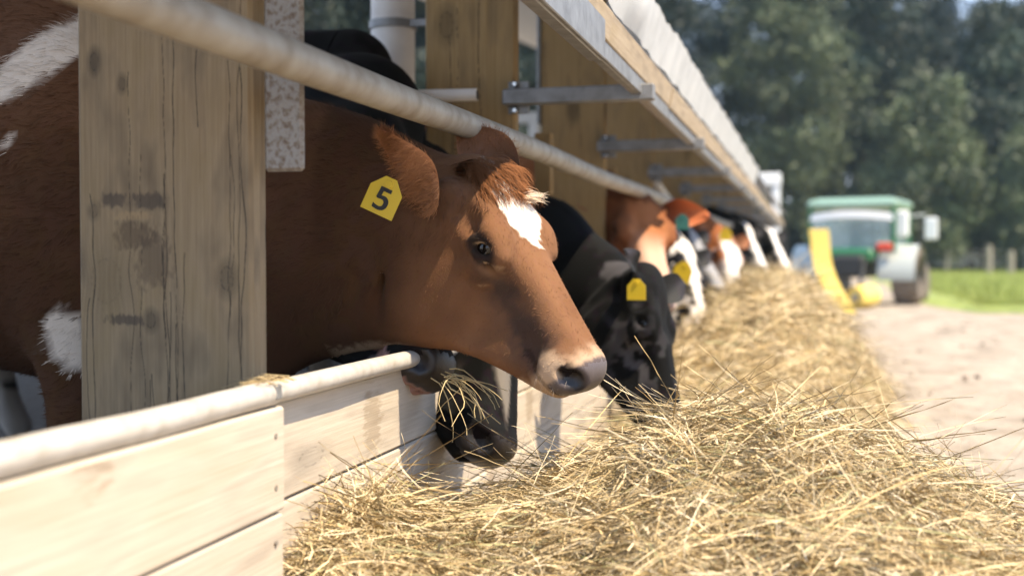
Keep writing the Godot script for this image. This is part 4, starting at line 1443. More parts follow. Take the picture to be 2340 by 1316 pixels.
func heap(label: String, top: Callable, lo: Vector2, hi: Vector2, res: Vector2i, amount: int, lengths: Vector2, thick: float, seed_: int, group: String) -> void:
	var t := thing("hay_heap", label, "hay", Vector3((lo.x + hi.x) * 0.5, 0.0, (lo.y + hi.y) * 0.5), group)
	var g := Shape.new()
	var o := t.position
	g.sheet(res.x, res.y, func(i: float, j: float) -> Vector3:
		var x := lerpf(lo.x, hi.x, i)
		var z := lerpf(lo.y, hi.y, j)
		return Vector3(x, maxf(top.call(x, z) - 0.025, -0.02) + 0.012 * fine.get_noise_2d(x * 24.0, z * 24.0), z) - o)
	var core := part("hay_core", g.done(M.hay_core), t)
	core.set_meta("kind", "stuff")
	var r := RandomNumberGenerator.new()
	r.seed = seed_
	var kinds := 8
	var where: Array = []
	var tints: Array = []
	for k in kinds:
		var w: Array[Transform3D] = []
		where.append(w)
		tints.append(PackedColorArray())
	var placed := 0
	var tries := 0
	while placed < amount and tries < amount * 4:
		tries += 1
		var x := r.randf_range(lo.x, hi.x)
		var z := r.randf_range(lo.y, hi.y)
		var h: float = top.call(x, z)
		if h < 0.02 and r.randf() > 0.015:
			continue
		if x < -0.73:
			continue
		placed += 1
		h = maxf(h, 0.035)
		var e := 0.03
		var n := Vector3(top.call(x - e, z) - top.call(x + e, z), e * 2.0, top.call(x, z - e) - top.call(x, z + e)).normalized()
		var swirl := soft.get_noise_2d(x * 4.5 + 60.0, z * 4.5) * 5.0 + r.randfn() * 1.0
		var dir := Vector3(cos(swirl), 0, sin(swirl))
		dir = dir - n * dir.dot(n) + n * r.randfn() * 0.10
		dir = Vector3(dir.x, dir.y * 0.65, dir.z).normalized()
		var up_ := (n * 0.6 + Vector3.UP * 0.4 + Vector3(r.randfn(), r.randfn(), r.randfn()) * 0.27).normalized()
		var side := up_.cross(dir).normalized()
		var len := r.randf_range(lengths.x, lengths.y) * (0.6 + 0.8 * r.randf() * r.randf())
		if h < 0.12:
			len *= 0.6
		var lift := -0.042 + absf(r.randfn()) * 0.022 + 0.018 * fine.get_noise_2d(x * 15.0, z * 15.0)
		var stray := r.randf() < 0.003
		if stray:
			lift += 0.015
			len *= 0.6
			dir = (dir + n * r.randf_range(0.1, 0.5)).normalized()
			side = up_.cross(dir).normalized()
		var k := r.randi_range(0, kinds - 1)
		var at := Vector3(x, h + lift, z) - o
		if x < -0.6:
			dir = Vector3(dir.x * 0.4, dir.y, dir.z).normalized()
			side = up_.cross(dir).normalized()
		where[k].append(Transform3D(Basis(side * len * r.randf_range(0.55, 1.5), dir.cross(side) * len, dir * len), at))
		var q := r.randf_range(0.72, 1.18)
		var c := Color(0.66, 0.525, 0.315)
		var pick := r.randf()
		if pick < 0.25:
			c = Color(0.57, 0.42, 0.21)
		elif pick < 0.40:
			c = Color(0.72, 0.61, 0.43)
		elif pick < 0.52:
			c = Color(0.24, 0.17, 0.08)
		elif pick < 0.60:
			c = Color(0.36, 0.34, 0.17)
		if stray:
			c = Color(0.66, 0.54, 0.34)
		tints[k].append(Color(c.r * q, c.g * q, c.b * q))
	var chaff: Array[Transform3D] = []
	var chaff_tint := PackedColorArray()
	for i in amount / 9:
		var x := r.randf_range(lo.x, hi.x)
		var z := r.randf_range(lo.y, hi.y)
		var h: float = top.call(x, z)
		if x < -0.73 or (h < 0.02 and r.randf() > 0.3):
			continue
		var l := r.randf_range(0.012, 0.045)
		chaff.append(Transform3D(Basis.from_euler(Vector3(r.randfn() * 0.5, r.randf() * TAU, r.randfn() * 0.6)).scaled(Vector3(l, l, l)), Vector3(x, maxf(h, 0.04) - 0.012 + r.randfn() * 0.012, z) - o))
		var q := r.randf_range(0.5, 1.15)
		chaff_tint.append(Color(0.56 * q, 0.45 * q, 0.27 * q))
	many("hay_chaff", hay_strand(seed_ * 20 + 15, 0.16), chaff, chaff_tint, t)
	for k in kinds:
		many("hay_strands", hay_strand(seed_ * 20 + k, thick / ((lengths.x + lengths.y) * 0.5)), where[k], tints[k], t)


func build_hay() -> void:
	heap("loose heap of dry hay in front, nearest the camera, against the pale boards", near_top, Vector2(-0.74, -1.12), Vector2(0.85, -2.95), Vector2i(120, 130), 175000, Vector2(0.07, 0.23), 0.0018, 3, "hay laid along the lane")
	heap("long ridge of hay farther down the lane, under the row of feeding cows", far_top, Vector2(-0.74, -2.5), Vector2(0.62, -15.4), Vector2i(60, 300), 120000, Vector2(0.10, 0.24), 0.0036, 5, "hay laid along the lane")
	# wisps that the chewing cow holds
	var t := thing("hay_wisp", "wisp of hay hanging from the mouth of the chewing black cow", "hay", Vector3(-0.69, 0.520, -2.10))
	var r := RandomNumberGenerator.new()
	r.seed = 15
	var g := Shape.new()
	for i in 18:
		var p := Vector3(r.randfn() * 0.008, r.randfn() * 0.008, r.randfn() * 0.01)
		var v := Vector3(r.randf_range(0.5, 1.1), r.randf_range(-0.9, 0.35), r.randf_range(-0.35, 0.45))
		var path := []
		var radii := []
		for k in 9:
			path.append(p)
			radii.append(0.0013 * (1.0 - k * 0.06))
			v += Vector3(r.randfn() * 0.2, -0.13 + r.randfn() * 0.2, r.randfn() * 0.2)
			p += v.normalized() * r.randf_range(0.010, 0.022)
		var q := r.randf_range(0.7, 1.2)
		g.tint = Color(0.56 * q, 0.44 * q, 0.23 * q)
		g.tube(path, radii, 4, false)
	var w := part("hay_strands", g.done(M.hay), t)
	w.set_meta("kind", "stuff")
	var b := thing("hay_scrap", "small scrap of hay caught on the lower rail beside the front post", "hay", Vector3(-0.775, 0.572, -1.50))
	var h := Shape.new()
	for i in 40:
		var a := r.randf() * TAU
		var p := Vector3(r.randfn() * 0.012, -0.004 + absf(r.randfn()) * 0.004, r.randfn() * 0.022)
		var d := Vector3(cos(a), r.randf_range(-0.1, 0.35), sin(a)) * r.randf_range(0.008, 0.026)
		var q := r.randf_range(0.5, 1.1)
		h.tint = Color(0.56 * q, 0.42 * q, 0.22 * q)
		h.tube([p - d, p + Vector3(0, 0.003, 0), p + d], [0.0009, 0.0009, 0.0006], 4, false)
	var hs := part("hay_strands", h.done(M.hay), b)
	hs.set_meta("kind", "stuff")


# ---------------------------------------------------------------- the far side of the lane
func build_tractor() -> void:
	var t := thing("tractor", "green tractor seen from behind, parked beyond the end of the hay", "tractor", Vector3(0.74, 0, -19.75))
	t.rotation.y = -0.26
	var put_box := func(called: String, at: Vector3, size: Vector3, m: Material, b := 0.03, turn := Basis()) -> MeshInstance3D:
		var g := Shape.new()
		g.box(at, size, b, turn)
		return part(called, g.done(m), t)
	# z grows towards the lane's near end: that is the tractor's rear
	put_box.call("chassis", Vector3(0, 0.62, 0.0), Vector3(0.5, 0.36, 1.7), M.black, 0.05)
	put_box.call("rear_panel", Vector3(-0.08, 0.80, 0.66), Vector3(0.92, 0.22, 0.24), M.green, 0.06)
	put_box.call("hood", Vector3(0, 0.86, -1.35), Vector3(0.62, 0.42, 1.2), M.green, 0.08)
	var roof := Shape.new()
	roof.box(Vector3(0, 1.625, 0), Vector3(1.46, 0.15, 1.3), 0.06)
	roof.box(Vector3(0, 1.70, 0), Vector3(1.2, 0.06, 1.05), 0.028)
	part("cab_roof", roof.done(M.pale_green), t)
	var v := Shape.new()
	v.sheet(14, 3, func(i: float, j: float) -> Vector3: return Vector3(lerpf(-0.66, 0.66, i), 1.51 - 0.11 * j - 0.05 * pow(i * 2 - 1, 2.0), 0.67 - 0.04 * pow(i * 2 - 1, 2.0) + 0.01 * j))
	v.sheet(14, 1, func(i: float, j: float) -> Vector3: return Vector3(lerpf(-0.66, 0.66, i), 1.51 - 0.05 * pow(i * 2 - 1, 2.0), 0.67 - 0.04 * pow(i * 2 - 1, 2.0) - 0.06 * j))
	part("visor", v.done(M.white), t)
	for m in [-1.0, 1.0]:
		for z in [0.6, -0.6]:
			var p := Shape.new()
			p.box(Vector3(m * 0.66, 1.22, z), Vector3(0.07, 0.72, 0.07), 0.015)
			part("cab_pillar", p.done(M.green), t)
		var sg := Shape.new()
		sg.box(Vector3(m * 0.655, 1.24, 0), Vector3(0.008, 0.66, 1.12), 0.001)
		part("side_window", sg.done(M.glass), t)
		# fender, tyre, lamp
		var f := Shape.new()
		f.sheet(16, 4, func(i: float, j: float) -> Vector3:
			var a := lerpf(-0.5, 2.5, i)
			return Vector3(m * lerpf(0.42, 0.99, j), 0.47 + 0.50 * sin(a + 0.35), 0.12 + 0.52 * cos(a + 0.35)))
		part("fender", f.done(M.fender), t)
		var w := Shape.new()
		var prof := [[-0.2, 0.25], [-0.2, 0.37], [-0.17, 0.43], [-0.08, 0.455], [0.08, 0.455], [0.17, 0.43], [0.2, 0.37], [0.2, 0.25]]
		var path := []
		var radii := []
		for q in prof:
			path.append(Vector3(m * (0.80 + q[0]), 0.455, 0.12))
			radii.append(q[1])
		w.tube(path, radii, 30)
		var tyre := part("rear_wheel", w.done(M.tyre), t)
		for k in 22:
			var l := Shape.new()
			var a := TAU * k / 22.0
			var tw := Basis(Vector3.RIGHT, a)
			for q in [-1.0, 1.0]:
				l.box(Vector3(m * 0.80, 0.455, 0.12) + tw * Vector3(q * 0.09, 0.458, q * 0.03), Vector3(0.19, 0.035, 0.04), 0.008, tw * Basis(Vector3.UP, q * 0.5))
			part("tread_bar", l.done(M.tyre), tyre)
		var rim := Shape.new()
		rim.tube([Vector3(m * 0.99, 0.455, 0.12), Vector3(m * 0.985, 0.455, 0.12)], [0.22, 0.25], 24)
		part("rim", rim.done(M.yellow), tyre)
		var fw_ := Shape.new()
		fw_.tube([Vector3(m * 0.55, 0.33, -1.5), Vector3(m * 0.58, 0.33, -1.5), Vector3(m * 0.78, 0.33, -1.5), Vector3(m * 0.82, 0.33, -1.5)], [0.28, 0.33, 0.33, 0.28], 24)
		part("front_wheel", fw_.done(M.tyre), t)
		put_box.call("tail_lamp", Vector3(m * 0.53, 0.93, 0.64), Vector3(0.24, 0.13, 0.07), M.lamp_red, 0.02)
		if m < 0.0:
			continue
		var mir := Shape.new()
		mir.tube([Vector3(m * 0.70, 1.45, -0.5), Vector3(m * 0.95, 1.47, -0.48)], [0.012, 0.012], 8)
		mir.box(Vector3(m * 1.05, 1.24, -0.46), Vector3(0.20, 0.36, 0.05), 0.02)
		part("mirror", mir.done(M.white), t)
	var side := Shape.new()
	side.box(Vector3(0.76, 1.30, 0.45), Vector3(0.2, 0.42, 0.10), 0.03)
	part("window_glare", side.done(M.white), t)  # white block stands for the reflection in the cab window
	put_box.call("rear_window", Vector3(0, 1.18, 0.63), Vector3(1.24, 0.55, 0.008), M.glass, 0.001)
	var ex := Shape.new()
	ex.tube([Vector3(0.80, 0.85, -0.9), Vector3(0.80, 1.42, -0.9)], [0.04, 0.035], 12)
	part("exhaust_pipe", ex.done(M.black), t)
	var seat := Shape.new()
	seat.box(Vector3(0.05, 1.12, -0.05), Vector3(0.42, 0.48, 0.12), 0.05, Basis(Vector3.RIGHT, 0.12))
	seat.box(Vector3(0.05, 0.92, -0.25), Vector3(0.42, 0.1, 0.42), 0.04)
	part("seat", seat.done(M.black), t)
	var wheel := Shape.new()
	var ring := []
	var rad := []
	for k in 25:
		var a := TAU * k / 24.0
		ring.append(Vector3(0.05 + 0.19 * cos(a), 1.18 + 0.16 * sin(a), -0.55 + 0.08 * sin(a)))
		rad.append(0.013)
	wheel.tube(ring, rad, 8, false)
	part("steering_wheel", wheel.done(M.black), t)
	var arms := Shape.new()
	for m in [-1.0, 1.0]:
		arms.tube([Vector3(m * 0.22, 0.5, 0.75), Vector3(m * 0.30, 0.32, 1.35)], [0.035, 0.03], 8)
		arms.tube([Vector3(m * 0.25, 0.78, 0.72), Vector3(m * 0.29, 0.36, 1.2)], [0.02, 0.02], 8)
	part("linkage", arms.done(M.black), t)
	# a yellow implement hangs behind it
	var y := thing("yellow_chute", "curved yellow chute standing in the hay behind the green tractor", "chute", Vector3(0.08, 0, -15.6))
	var g := Shape.new()
	var pts := [Vector3(-0.02, 1.13, 0), Vector3(0.0, 1.0, 0.02), Vector3(0.01, 0.85, 0.05), Vector3(0.035, 0.66, 0.10), Vector3(0.10, 0.46, 0.2), Vector3(0.20, 0.27, 0.32), Vector3(0.30, 0.10, 0.44), Vector3(0.34, 0.03, 0.5)]
	var curve := Curve3D.new()
	for p in pts:
		curve.add_point(p)
	var long := curve.get_baked_length()
	var corner := func(i: float, j: int) -> Vector3:
		var p := curve.sample_baked(i * long, true)
		var d := (curve.sample_baked(minf(i + 0.06, 1.0) * long, true) - curve.sample_baked(maxf(i - 0.06, 0.0) * long, true)).normalized()
		var s := Vector3.RIGHT
		var o := s.cross(d).normalized()
		var w := 0.125 - 0.02 * i
		return p + s * w * [-1.0, 1.0, 1.0, -1.0][j % 4] + o * 0.05 * [1.0, 1.0, -1.0, -1.0][j % 4]
	for q in 4:
		g.sheet(30, 1, func(i: float, j: float) -> Vector3: return corner.call(i, q + int(round(j))))
	g.face([corner.call(0.0, 0), corner.call(0.0, 1), corner.call(0.0, 2), corner.call(0.0, 3)], Vector3.UP)
	g.face([corner.call(1.0, 0), corner.call(1.0, 1), corner.call(1.0, 2), corner.call(1.0, 3)], Vector3.BACK)
	part("chute", g.done(M.yellow), y)
	var st := Shape.new()
	st.tube([Vector3(0.0, 0.8, -0.05), Vector3(0.05, 0.0, -0.3)], [0.025, 0.025], 8)
	st.tube([Vector3(0.1, 0.46, 0.1), Vector3(0.3, 0.0, -0.1)], [0.02, 0.02], 8)
	part("prop", st.done(M.steel), y)
	var dr := thing("yellow_drum", "short yellow drum on the ground behind the green tractor", "drum", Vector3(0.70, 0.0, -17.6))
	var dg := Shape.new()
	dg.tube([Vector3(-0.10, 0.17, 0.2), Vector3(-0.09, 0.17, 0.19), Vector3(0.12, 0.19, -0.22), Vector3(0.125, 0.19, -0.23)], [0.15, 0.175, 0.175, 0.15], 24)
	part("drum", dg.done(M.yellow), dr)
	var dk := Shape.new()
	dk.tube([Vector3(-0.105, 0.17, 0.21), Vector3(-0.12, 0.17, 0.24)], [0.06, 0.05], 14)
	part("hub", dk.done(M.steel), dr)


func build_far() -> void:
	# a livestock trailer's white frame past the end of the shed
	var f := thing("stock_gate", "white steel gate frame with grey slats past the far end of the shed", "gate", Vector3(-0.95, 0, -22.6))
	var parts := {"beam": [[Vector3(0.02, 2.27, 0), Vector3(0.62, 0.24, 0.2)]], "upright": [[Vector3(0.24, 1.07, 0), Vector3(0.15, 2.14, 0.15)]]}
	for key in parts:
		for q in parts[key]:
			var g := Shape.new()
			g.box(q[0], q[1], 0.02)
			part(key, g.done(M.white), f)
	var up2 := Shape.new()
	up2.box(Vector3(-1.2, 1.07, 0), Vector3(0.15, 2.14, 0.15), 0.02)
	part("upright", up2.done(M.white), f)
	for k in 6:
		var g := Shape.new()
		g.box(Vector3(-0.48, 0.62 + k * 0.19, 0), Vector3(1.26, 0.09, 0.05), 0.01)
		part("slat", g.done(M.steel), f)
	# paddock fence
	var spots := [[7.15, -51.6, 1.25, 0.14], [7.7, -49.6, 1.0, 0.14], [5.9, -55.5, 1.1, 0.08], [4.75, -55.2, 1.1, 0.08], [9.4, -56.3, 1.1, 0.08], [3.6, -55.0, 1.1, 0.08]]
	var said := ["tallest wooden fence post in front of the parked cars", "short thick wooden fence post standing nearest in the field", "thin wooden fence post left of the tallest one, before the white car", "wooden fence post beside the nearer parked car's tail", "wooden fence post at the field's far right end", "wooden fence post behind the green tractor"]
	for i in spots.size():
		var s: Array = spots[i]
		var p := thing("fence_post", said[i], "fence post", Vector3(s[0], 0.05, s[1]), "posts of the paddock fence")
		var g := Shape.new()
		g.tube([Vector3(0, 0, 0), Vector3(0.01, s[2] * 0.6, 0), Vector3(0.0, s[2], 0), Vector3(0, s[2] + 0.01, 0)], [s[3], s[3] * 0.95, s[3] * 0.9, s[3] * 0.6], 10)
		part("stake", g.done(M.stake), p)
	for k in 3:
		var wire := thing("fence_wire", ["top wire of the paddock fence", "middle wire of the paddock fence", "bottom wire of the paddock fence"][k], "wire", Vector3(3.6, 0.45 + 0.3 * (2 - k), -55.0))
		var g := Shape.new()
		var path := []
		for i in [5, 3, 2, 4]:
			path.append(Vector3(spots[i][0] - 3.6, 0.02 * (i % 2), spots[i][1] + 55.0 + 0.13))
		g.tube(path, [0.012, 0.012, 0.012, 0.012], 5)
		part("wire", g.done(M.steel), wire)
	# parked cars
	var cars := [[6.6, -65.5, 0.16, M.paint_white, "white parked car farther left, its tail toward the green tractor", 4.4], [10.2, -67.5, -0.12, M.paint_blue, "pale blue parked car between the white cars beyond the fence", 4.2], [13.6, -66.0, 0.08, M.paint_white, "white parked car at the field's right end behind the fence", 4.5]]
	for q in cars:
		var c := thing("parked_car", q[4], "car", Vector3(q[0], 0.02, q[1]), "cars parked beyond the fence")
		c.rotation.y = q[2]
		var L: float = q[5]
		var side := PackedVector2Array([Vector2(-0.5, 0.30), Vector2(-0.5, 0.78), Vector2(-0.46, 0.92), Vector2(0.24, 0.95), Vector2(0.46, 0.84), Vector2(0.5, 0.62), Vector2(0.5, 0.30)])
		for i in side.size():
			side[i].x *= L
		var g := Shape.new()
		g.prism(side, Vector3.ZERO, Vector3.RIGHT, Vector3.UP, 1.7)
		part("car_body", g.done(q[3]), c)
		var cab := PackedVector2Array([Vector2(-0.44, 0.95), Vector2(-0.33, 1.36), Vector2(-0.2, 1.44), Vector2(0.04, 1.42), Vector2(0.24, 0.96)])
		for i in cab.size():
			cab[i].x *= L
		var k := Shape.new()
		k.prism(cab, Vector3.ZERO, Vector3.RIGHT, Vector3.UP, 1.42)
		part("cabin", k.done(q[3]), c)
		for m in [-1.0, 1.0]:
			var win := PackedVector2Array([Vector2(-0.38, 0.98), Vector2(-0.30, 1.32), Vector2(-0.19, 1.37), Vector2(0.03, 1.36), Vector2(0.19, 0.98)])
			for i in win.size():
				win[i].x *= L
			var wn := Shape.new()
			wn.prism(win, Vector3(0, 0, m * 0.712), Vector3.RIGHT, Vector3.UP, 0.008)
			part("window", wn.done(M.black), c)
			for e in [-0.31, 0.31]:
				var w := Shape.new()
				w.tube([Vector3(e * L, 0.31, m * 0.68), Vector3(e * L, 0.31, m * 0.70), Vector3(e * L, 0.31, m * 0.86), Vector3(e * L, 0.31, m * 0.88)], [0.26, 0.31, 0.31, 0.24], 18)
				part("wheel", w.done(M.black), c)


func leaf_clump(seed_: int, size: float, leaf: Vector2, count: int) -> ArrayMesh:
	var r := RandomNumberGenerator.new()
	r.seed = seed_
	var g := Shape.new()
	for i in count:
		var o := Vector3(r.randfn(), r.randfn() * 0.7, r.randfn()) * 0.42 * size
		var a := Vector3(r.randfn(), r.randfn() - 0.4, r.randfn()).normalized()
		var b := a.cross(Vector3(r.randfn(), r.randfn(), r.randfn())).normalized()
		var l := r.randf_range(0.6, 1.2)
		var q := r.randf_range(0.75, 1.25)
		g.tint = Color(q, q, q)
		g.face([o - a * leaf.y * l * 0.5, o + b * leaf.x * l * 0.5, o + a * leaf.y * l * 0.5, o - b * leaf.x * l * 0.5], a.cross(b))
	return g.done(M.leaf)


func tree(label: String, at: Vector3, height: float, spread: float, tint: Color, seed_: int, bare: float, dense: float, clumps: Array) -> void:
	var t := thing("tree", label, "tree", at, "trees at the edge of the field")
	var r := RandomNumberGenerator.new()
	r.seed = seed_
	var g := Shape.new()
	var trunk := []
	var radii := []
	for k in 9:
		var q := k / 8.0
		trunk.append(Vector3(soft.get_noise_2d(seed_, q * 2.0) * 0.6 * q, q * height * 0.96, soft.get_noise_2d(seed_ + 50, q * 2.0) * 0.6 * q))
		radii.append(0.30 * height / 18.0 * (1.0 - q * 0.88))
	g.tube(trunk, radii, 9)
	var where: Array[Transform3D] = []
	var tints := PackedColorArray()
	var limbs := int(34 * dense)
	for i in limbs:
		var q := lerpf(bare, 0.99, pow((i + r.randf()) / limbs, 0.9))
		var root := Vector3(soft.get_noise_2d(seed_, q * 2.0) * 0.6 * q, q * height * 0.96, soft.get_noise_2d(seed_ + 50, q * 2.0) * 0.6 * q)
		var reach := spread * (0.35 + 0.9 * sin(PI * clampf((q - bare) / (1.0 - bare), 0.04, 1.0) * 0.8 + 0.4)) * r.randf_range(0.55, 1.15) * (1.0 - 0.45 * q)
		var a := i * 2.4 + r.randf() * 0.8
		var tip := root + Vector3(cos(a) * reach, reach * r.randf_range(-0.15, 0.45), sin(a) * reach)
		var mid := root.lerp(tip, 0.5) + Vector3(0, reach * 0.12, 0)
		g.tube([root, mid, tip], [0.07 * (1.2 - q), 0.045 * (1.2 - q), 0.015], 6, false)
		var bright := r.randf_range(0.6, 1.5)
		for k in int(26 * (0.5 + reach / spread)):
			var s := pow(r.randf(), 0.6)
			var p := root.lerp(mid, s * 2.0) if s < 0.5 else mid.lerp(tip, s * 2.0 - 1.0)
			p += Vector3(r.randfn(), r.randfn() * 0.55, r.randfn()) * (0.25 + 0.30 * s) * spread * 0.28
			var z := r.randf_range(0.7, 1.4)
			where.append(Transform3D(Basis.from_euler(Vector3(r.randf() * 6.0, r.randf() * 6.0, r.randf() * 6.0)) * z, p))
			var f := bright * r.randf_range(0.75, 1.3)
			tints.append(Color(tint.r * f, tint.g * f, tint.b * f))
	part("trunk", g.done(M.bark), t)
	many("crown", clumps[seed_ % clumps.size()], where, tints, t)


func build_trees() -> void:
	var clumps := [leaf_clump(1, 0.75, Vector2(0.14, 0.34), 26), leaf_clump(2, 0.7, Vector2(0.10, 0.42), 28), leaf_clump(3, 0.8, Vector2(0.17, 0.28), 24)]
	var dark := Color(0.014, 0.027, 0.022)
	var mid := Color(0.028, 0.045, 0.028)
	var pale := Color(0.085, 0.105, 0.050)
	# [x, z, height, spread, tint, bare, dense, label]
	var list := [
		[-1.5, -58.0, 19.0, 3.6, pale, 0.14, 1.2, "pale green leafy tree rising just right of the white roof edge"],
		[2.6, -64.0, 20.0, 3.8, mid, 0.10, 1.2, "tall mid green tree behind the green tractor's left side"],
		[5.2, -57.0, 9.0, 2.4, pale, 0.10, 1.3, "short bright green tree standing before the dark trees, above the tractor"],
		[6.2, -68.0, 16.0, 3.2, dark, 0.08, 1.2, "dark tree directly above the green tractor, sky above its thin top"],
		[8.4, -62.0, 14.2, 2.8, mid, 0.10, 1.1, "mid green tree above the fence posts with bright sky over it"],
		[10.9, -65.0, 14.8, 3.0, dark, 0.08, 1.1, "dark tree at the right edge of the picture, sky gaps in its top"],
		[9.9, -57.5, 6.5, 1.9, pale, 0.05, 1.2, "low bright shrubby tree at the right edge, before the dark trees"],
		[15.5, -68.0, 15.5, 3.6, dark, 0.06, 1.1, "dark tree just outside the picture's right edge"],
		[19.5, -64.0, 15.0, 3.8, mid, 0.06, 1.1, "mid green tree farther right beyond the fence, outside the picture"],
		[24.5, -66.0, 16.0, 4.0, dark, 0.05, 1.1, "dark tree farthest right beyond the paddock fence"],
		[0.4, -72.0, 21.0, 4.2, dark, 0.10, 1.3, "tall dark tree behind the pale one by the roof edge"],
		[4.0, -76.0, 17.5, 3.8, dark, 0.10, 1.1, "tall dark tree at the back, left of the tractor's cab roof"],
		[8.0, -80.0, 16.6, 3.6, dark, 0.10, 1.0, "dark tree far at the back, its thin top against bright sky"],
		[12.5, -78.0, 16.6, 3.8, dark, 0.06, 1.0, "dark tree far at the back behind the right edge"],
		[-4.6, -62.0, 20.0, 4.0, dark, 0.06, 1.3, "dark tree hidden behind the roof of the shed"],
		[-8.5, -55.0, 18.0, 4.0, dark, 0.04, 1.3, "dark tree seen between the third and fourth timber posts"],
		[-12.5, -52.0, 18.0, 4.0, mid, 0.04, 1.3, "green tree seen between the second and third timber posts"],
		[-15.5, -47.0, 18.0, 4.0, dark, 0.02, 1.3, "dark tree seen to the left of the third timber post"],
		[-18.5, -44.0, 17.0, 4.0, mid, 0.02, 1.3, "green tree seen just right of the white downpipe"],
		[-21.0, -41.0, 17.0, 4.0, dark, 0.02, 1.3, "dark tree seen behind the white downpipe"],
		[-23.5, -38.0, 17.0, 4.0, dark, 0.02, 1.3, "dark tree seen left of the white downpipe, above the black cow's back"],
		[-26.0, -34.0, 16.0, 4.0, dark, 0.02, 1.3, "dark tree behind the front post"],
		[-10.5, -66.0, 21.0, 4.4, dark, 0.02, 1.4, "tall dark tree far behind, between the third and fourth timber posts"],
		[-15.5, -63.0, 21.0, 4.4, dark, 0.02, 1.4, "tall dark tree far behind, in the gap right of the second timber post"],
		[-20.5, -60.0, 21.0, 4.4, dark, 0.02, 1.4, "tall dark tree far behind, in the gap left of the second timber post"],
		[-26.5, -54.0, 21.0, 4.4, dark, 0.02, 1.4, "tall dark tree far behind the white downpipe"],
		[-32.5, -46.0, 20.0, 4.4, dark, 0.02, 1.4, "tall dark tree far behind the black cow's back"],
		[-28.0, -28.0, 16.0, 4.0, dark, 0.02, 1.3, "dark tree at the far left above the brown cow's back"],
	]
	for i in list.size():
		var q: Array = list[i]
		tree(q[7], Vector3(q[0], 0, q[1]), q[2], q[3], q[4], 10 + i * 7, q[5], q[6], clumps)
	var hedge := [[3.2, -70.0, dark], [6.2, -71.5, mid], [9.0, -70.0, dark], [11.6, -70.5, mid], [0.4, -68.0, dark], [-2.6, -66.0, dark], [-14.0, -58.0, mid], [-22.0, -48.0, dark], [-28.0, -40.0, mid]]
	var words := ["behind the tractor's cab", "above the white car's tail", "behind the fence posts", "at the right edge", "left of the tractor", "right of the white gate", "seen between the second and third posts", "seen past the white downpipe", "at the far left behind the cows"]
	for i in hedge.size():
		var t := thing("bush", "dense dark undergrowth bush %s, below the trees" % words[i], "bush", Vector3(hedge[i][0], 0, hedge[i][1]), "bushes below the trees")
		var r := RandomNumberGenerator.new()
		r.seed = 300 + i
		var where: Array[Transform3D] = []
		var tints := PackedColorArray()
		for k in 800:
			var p := Vector3(r.randfn() * 2.1, absf(r.randfn()) * 1.7, r.randfn() * 0.9)
			where.append(Transform3D(Basis.from_euler(Vector3(r.randf() * 6.0, r.randf() * 6.0, r.randf() * 6.0)) * r.randf_range(0.7, 1.4), p))
			var f := r.randf_range(0.6, 1.4)
			var c: Color = hedge[i][2]
			tints.append(Color(c.r * f, c.g * f, c.b * f))
		var g := Shape.new()
		for k in 5:
			g.tube([Vector3(k * 0.2 - 0.4, 0, 0), Vector3((k - 2) * 0.7, 1.6, 0.2 * (k % 2))], [0.06, 0.02], 6, false)
		part("stem", g.done(M.bark), t)
		many("foliage", clumps[i % 3], where, tints, t)


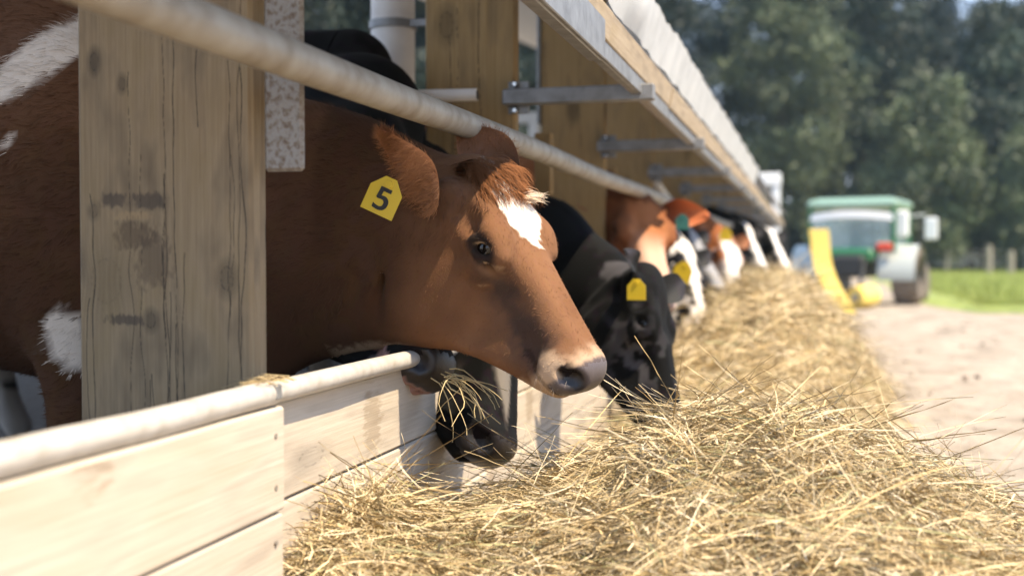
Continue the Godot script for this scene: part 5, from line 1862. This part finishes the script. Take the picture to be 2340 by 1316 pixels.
func sky_texture() -> ImageTexture:
	var im := Image.create(512, 256, false, Image.FORMAT_RGBA8)
	var f := noise(1.0, 5, 71)
	for y in 256:
		var el := (0.5 - (y + 0.5) / 256.0) * PI
		for x in 512:
			var az := TAU * x / 512.0
			var d := Vector3(cos(el) * cos(az), sin(el) * 2.0, cos(el) * sin(az))
			var a := smoothstep(-0.02, 0.45, f.get_noise_3dv(d * 1.7)) * 0.55 * smoothstep(0.0, 0.15, el)
			im.set_pixel(x, y, Color(1, 1, 1, a))
	return ImageTexture.create_from_image(im)


func _ready() -> void:
	# camera
	var cam := Camera3D.new()
	cam.name = "camera"
	cam.position = Vector3(0, 0.75, 0)
	cam.rotation_degrees = Vector3(-1.498, 14.863, 0)
	var lens := CameraAttributesPhysical.new()
	lens.frustum_focal_length = 47.43
	lens.frustum_focus_distance = 2.1
	lens.frustum_near = 0.05
	lens.frustum_far = 600.0
	lens.exposure_aperture = 2.7
	cam.attributes = lens
	add_child(cam)
	cam.current = true
	# sky
	var sky := ProceduralSkyMaterial.new()
	sky.sky_top_color = Color(0.46, 0.62, 0.83)
	sky.sky_horizon_color = Color(0.92, 0.945, 0.96)
	sky.sky_curve = 0.13
	sky.sky_energy_multiplier = 1.0
	sky.ground_bottom_color = Color(0.25, 0.22, 0.18)
	sky.ground_horizon_color = Color(0.6, 0.58, 0.54)
	sky.sky_cover = sky_texture()
	var env := Environment.new()
	env.background_mode = Environment.BG_SKY
	env.sky = Sky.new()
	env.sky.sky_material = sky
	env.background_energy_multiplier = 1.2
	env.tonemap_mode = Environment.TONE_MAPPER_LINEAR
	env.tonemap_exposure = 1.95
	env.sdfgi_enabled = true
	env.ssao_enabled = true
	env.ssil_enabled = true
	env.fog_enabled = true
	env.fog_density = 0.0006
	env.fog_light_color = Color(0.75, 0.85, 0.88)
	var around := WorldEnvironment.new()
	around.name = "environment"
	around.environment = env
	add_child(around)
	# sun: high over the lane, slightly behind the camera
	var sun := DirectionalLight3D.new()
	sun.name = "sun"
	sun.light_energy = 1.6
	sun.light_color = Color(1.0, 0.925, 0.80)
	sun.light_angular_distance = 0.5
	sun.shadow_enabled = true
	add_child(sun)
	sun.look_at_from_position(Vector3.ZERO, Vector3(-0.50, -0.866, -0.19), Vector3.UP)
	make_materials()
	build_ground()
	build_shed()
	if BUILD_FAR:
		build_trees()
		build_tractor()
		build_far()
	build_cows()
	if BUILD_HAY:
		build_hay()
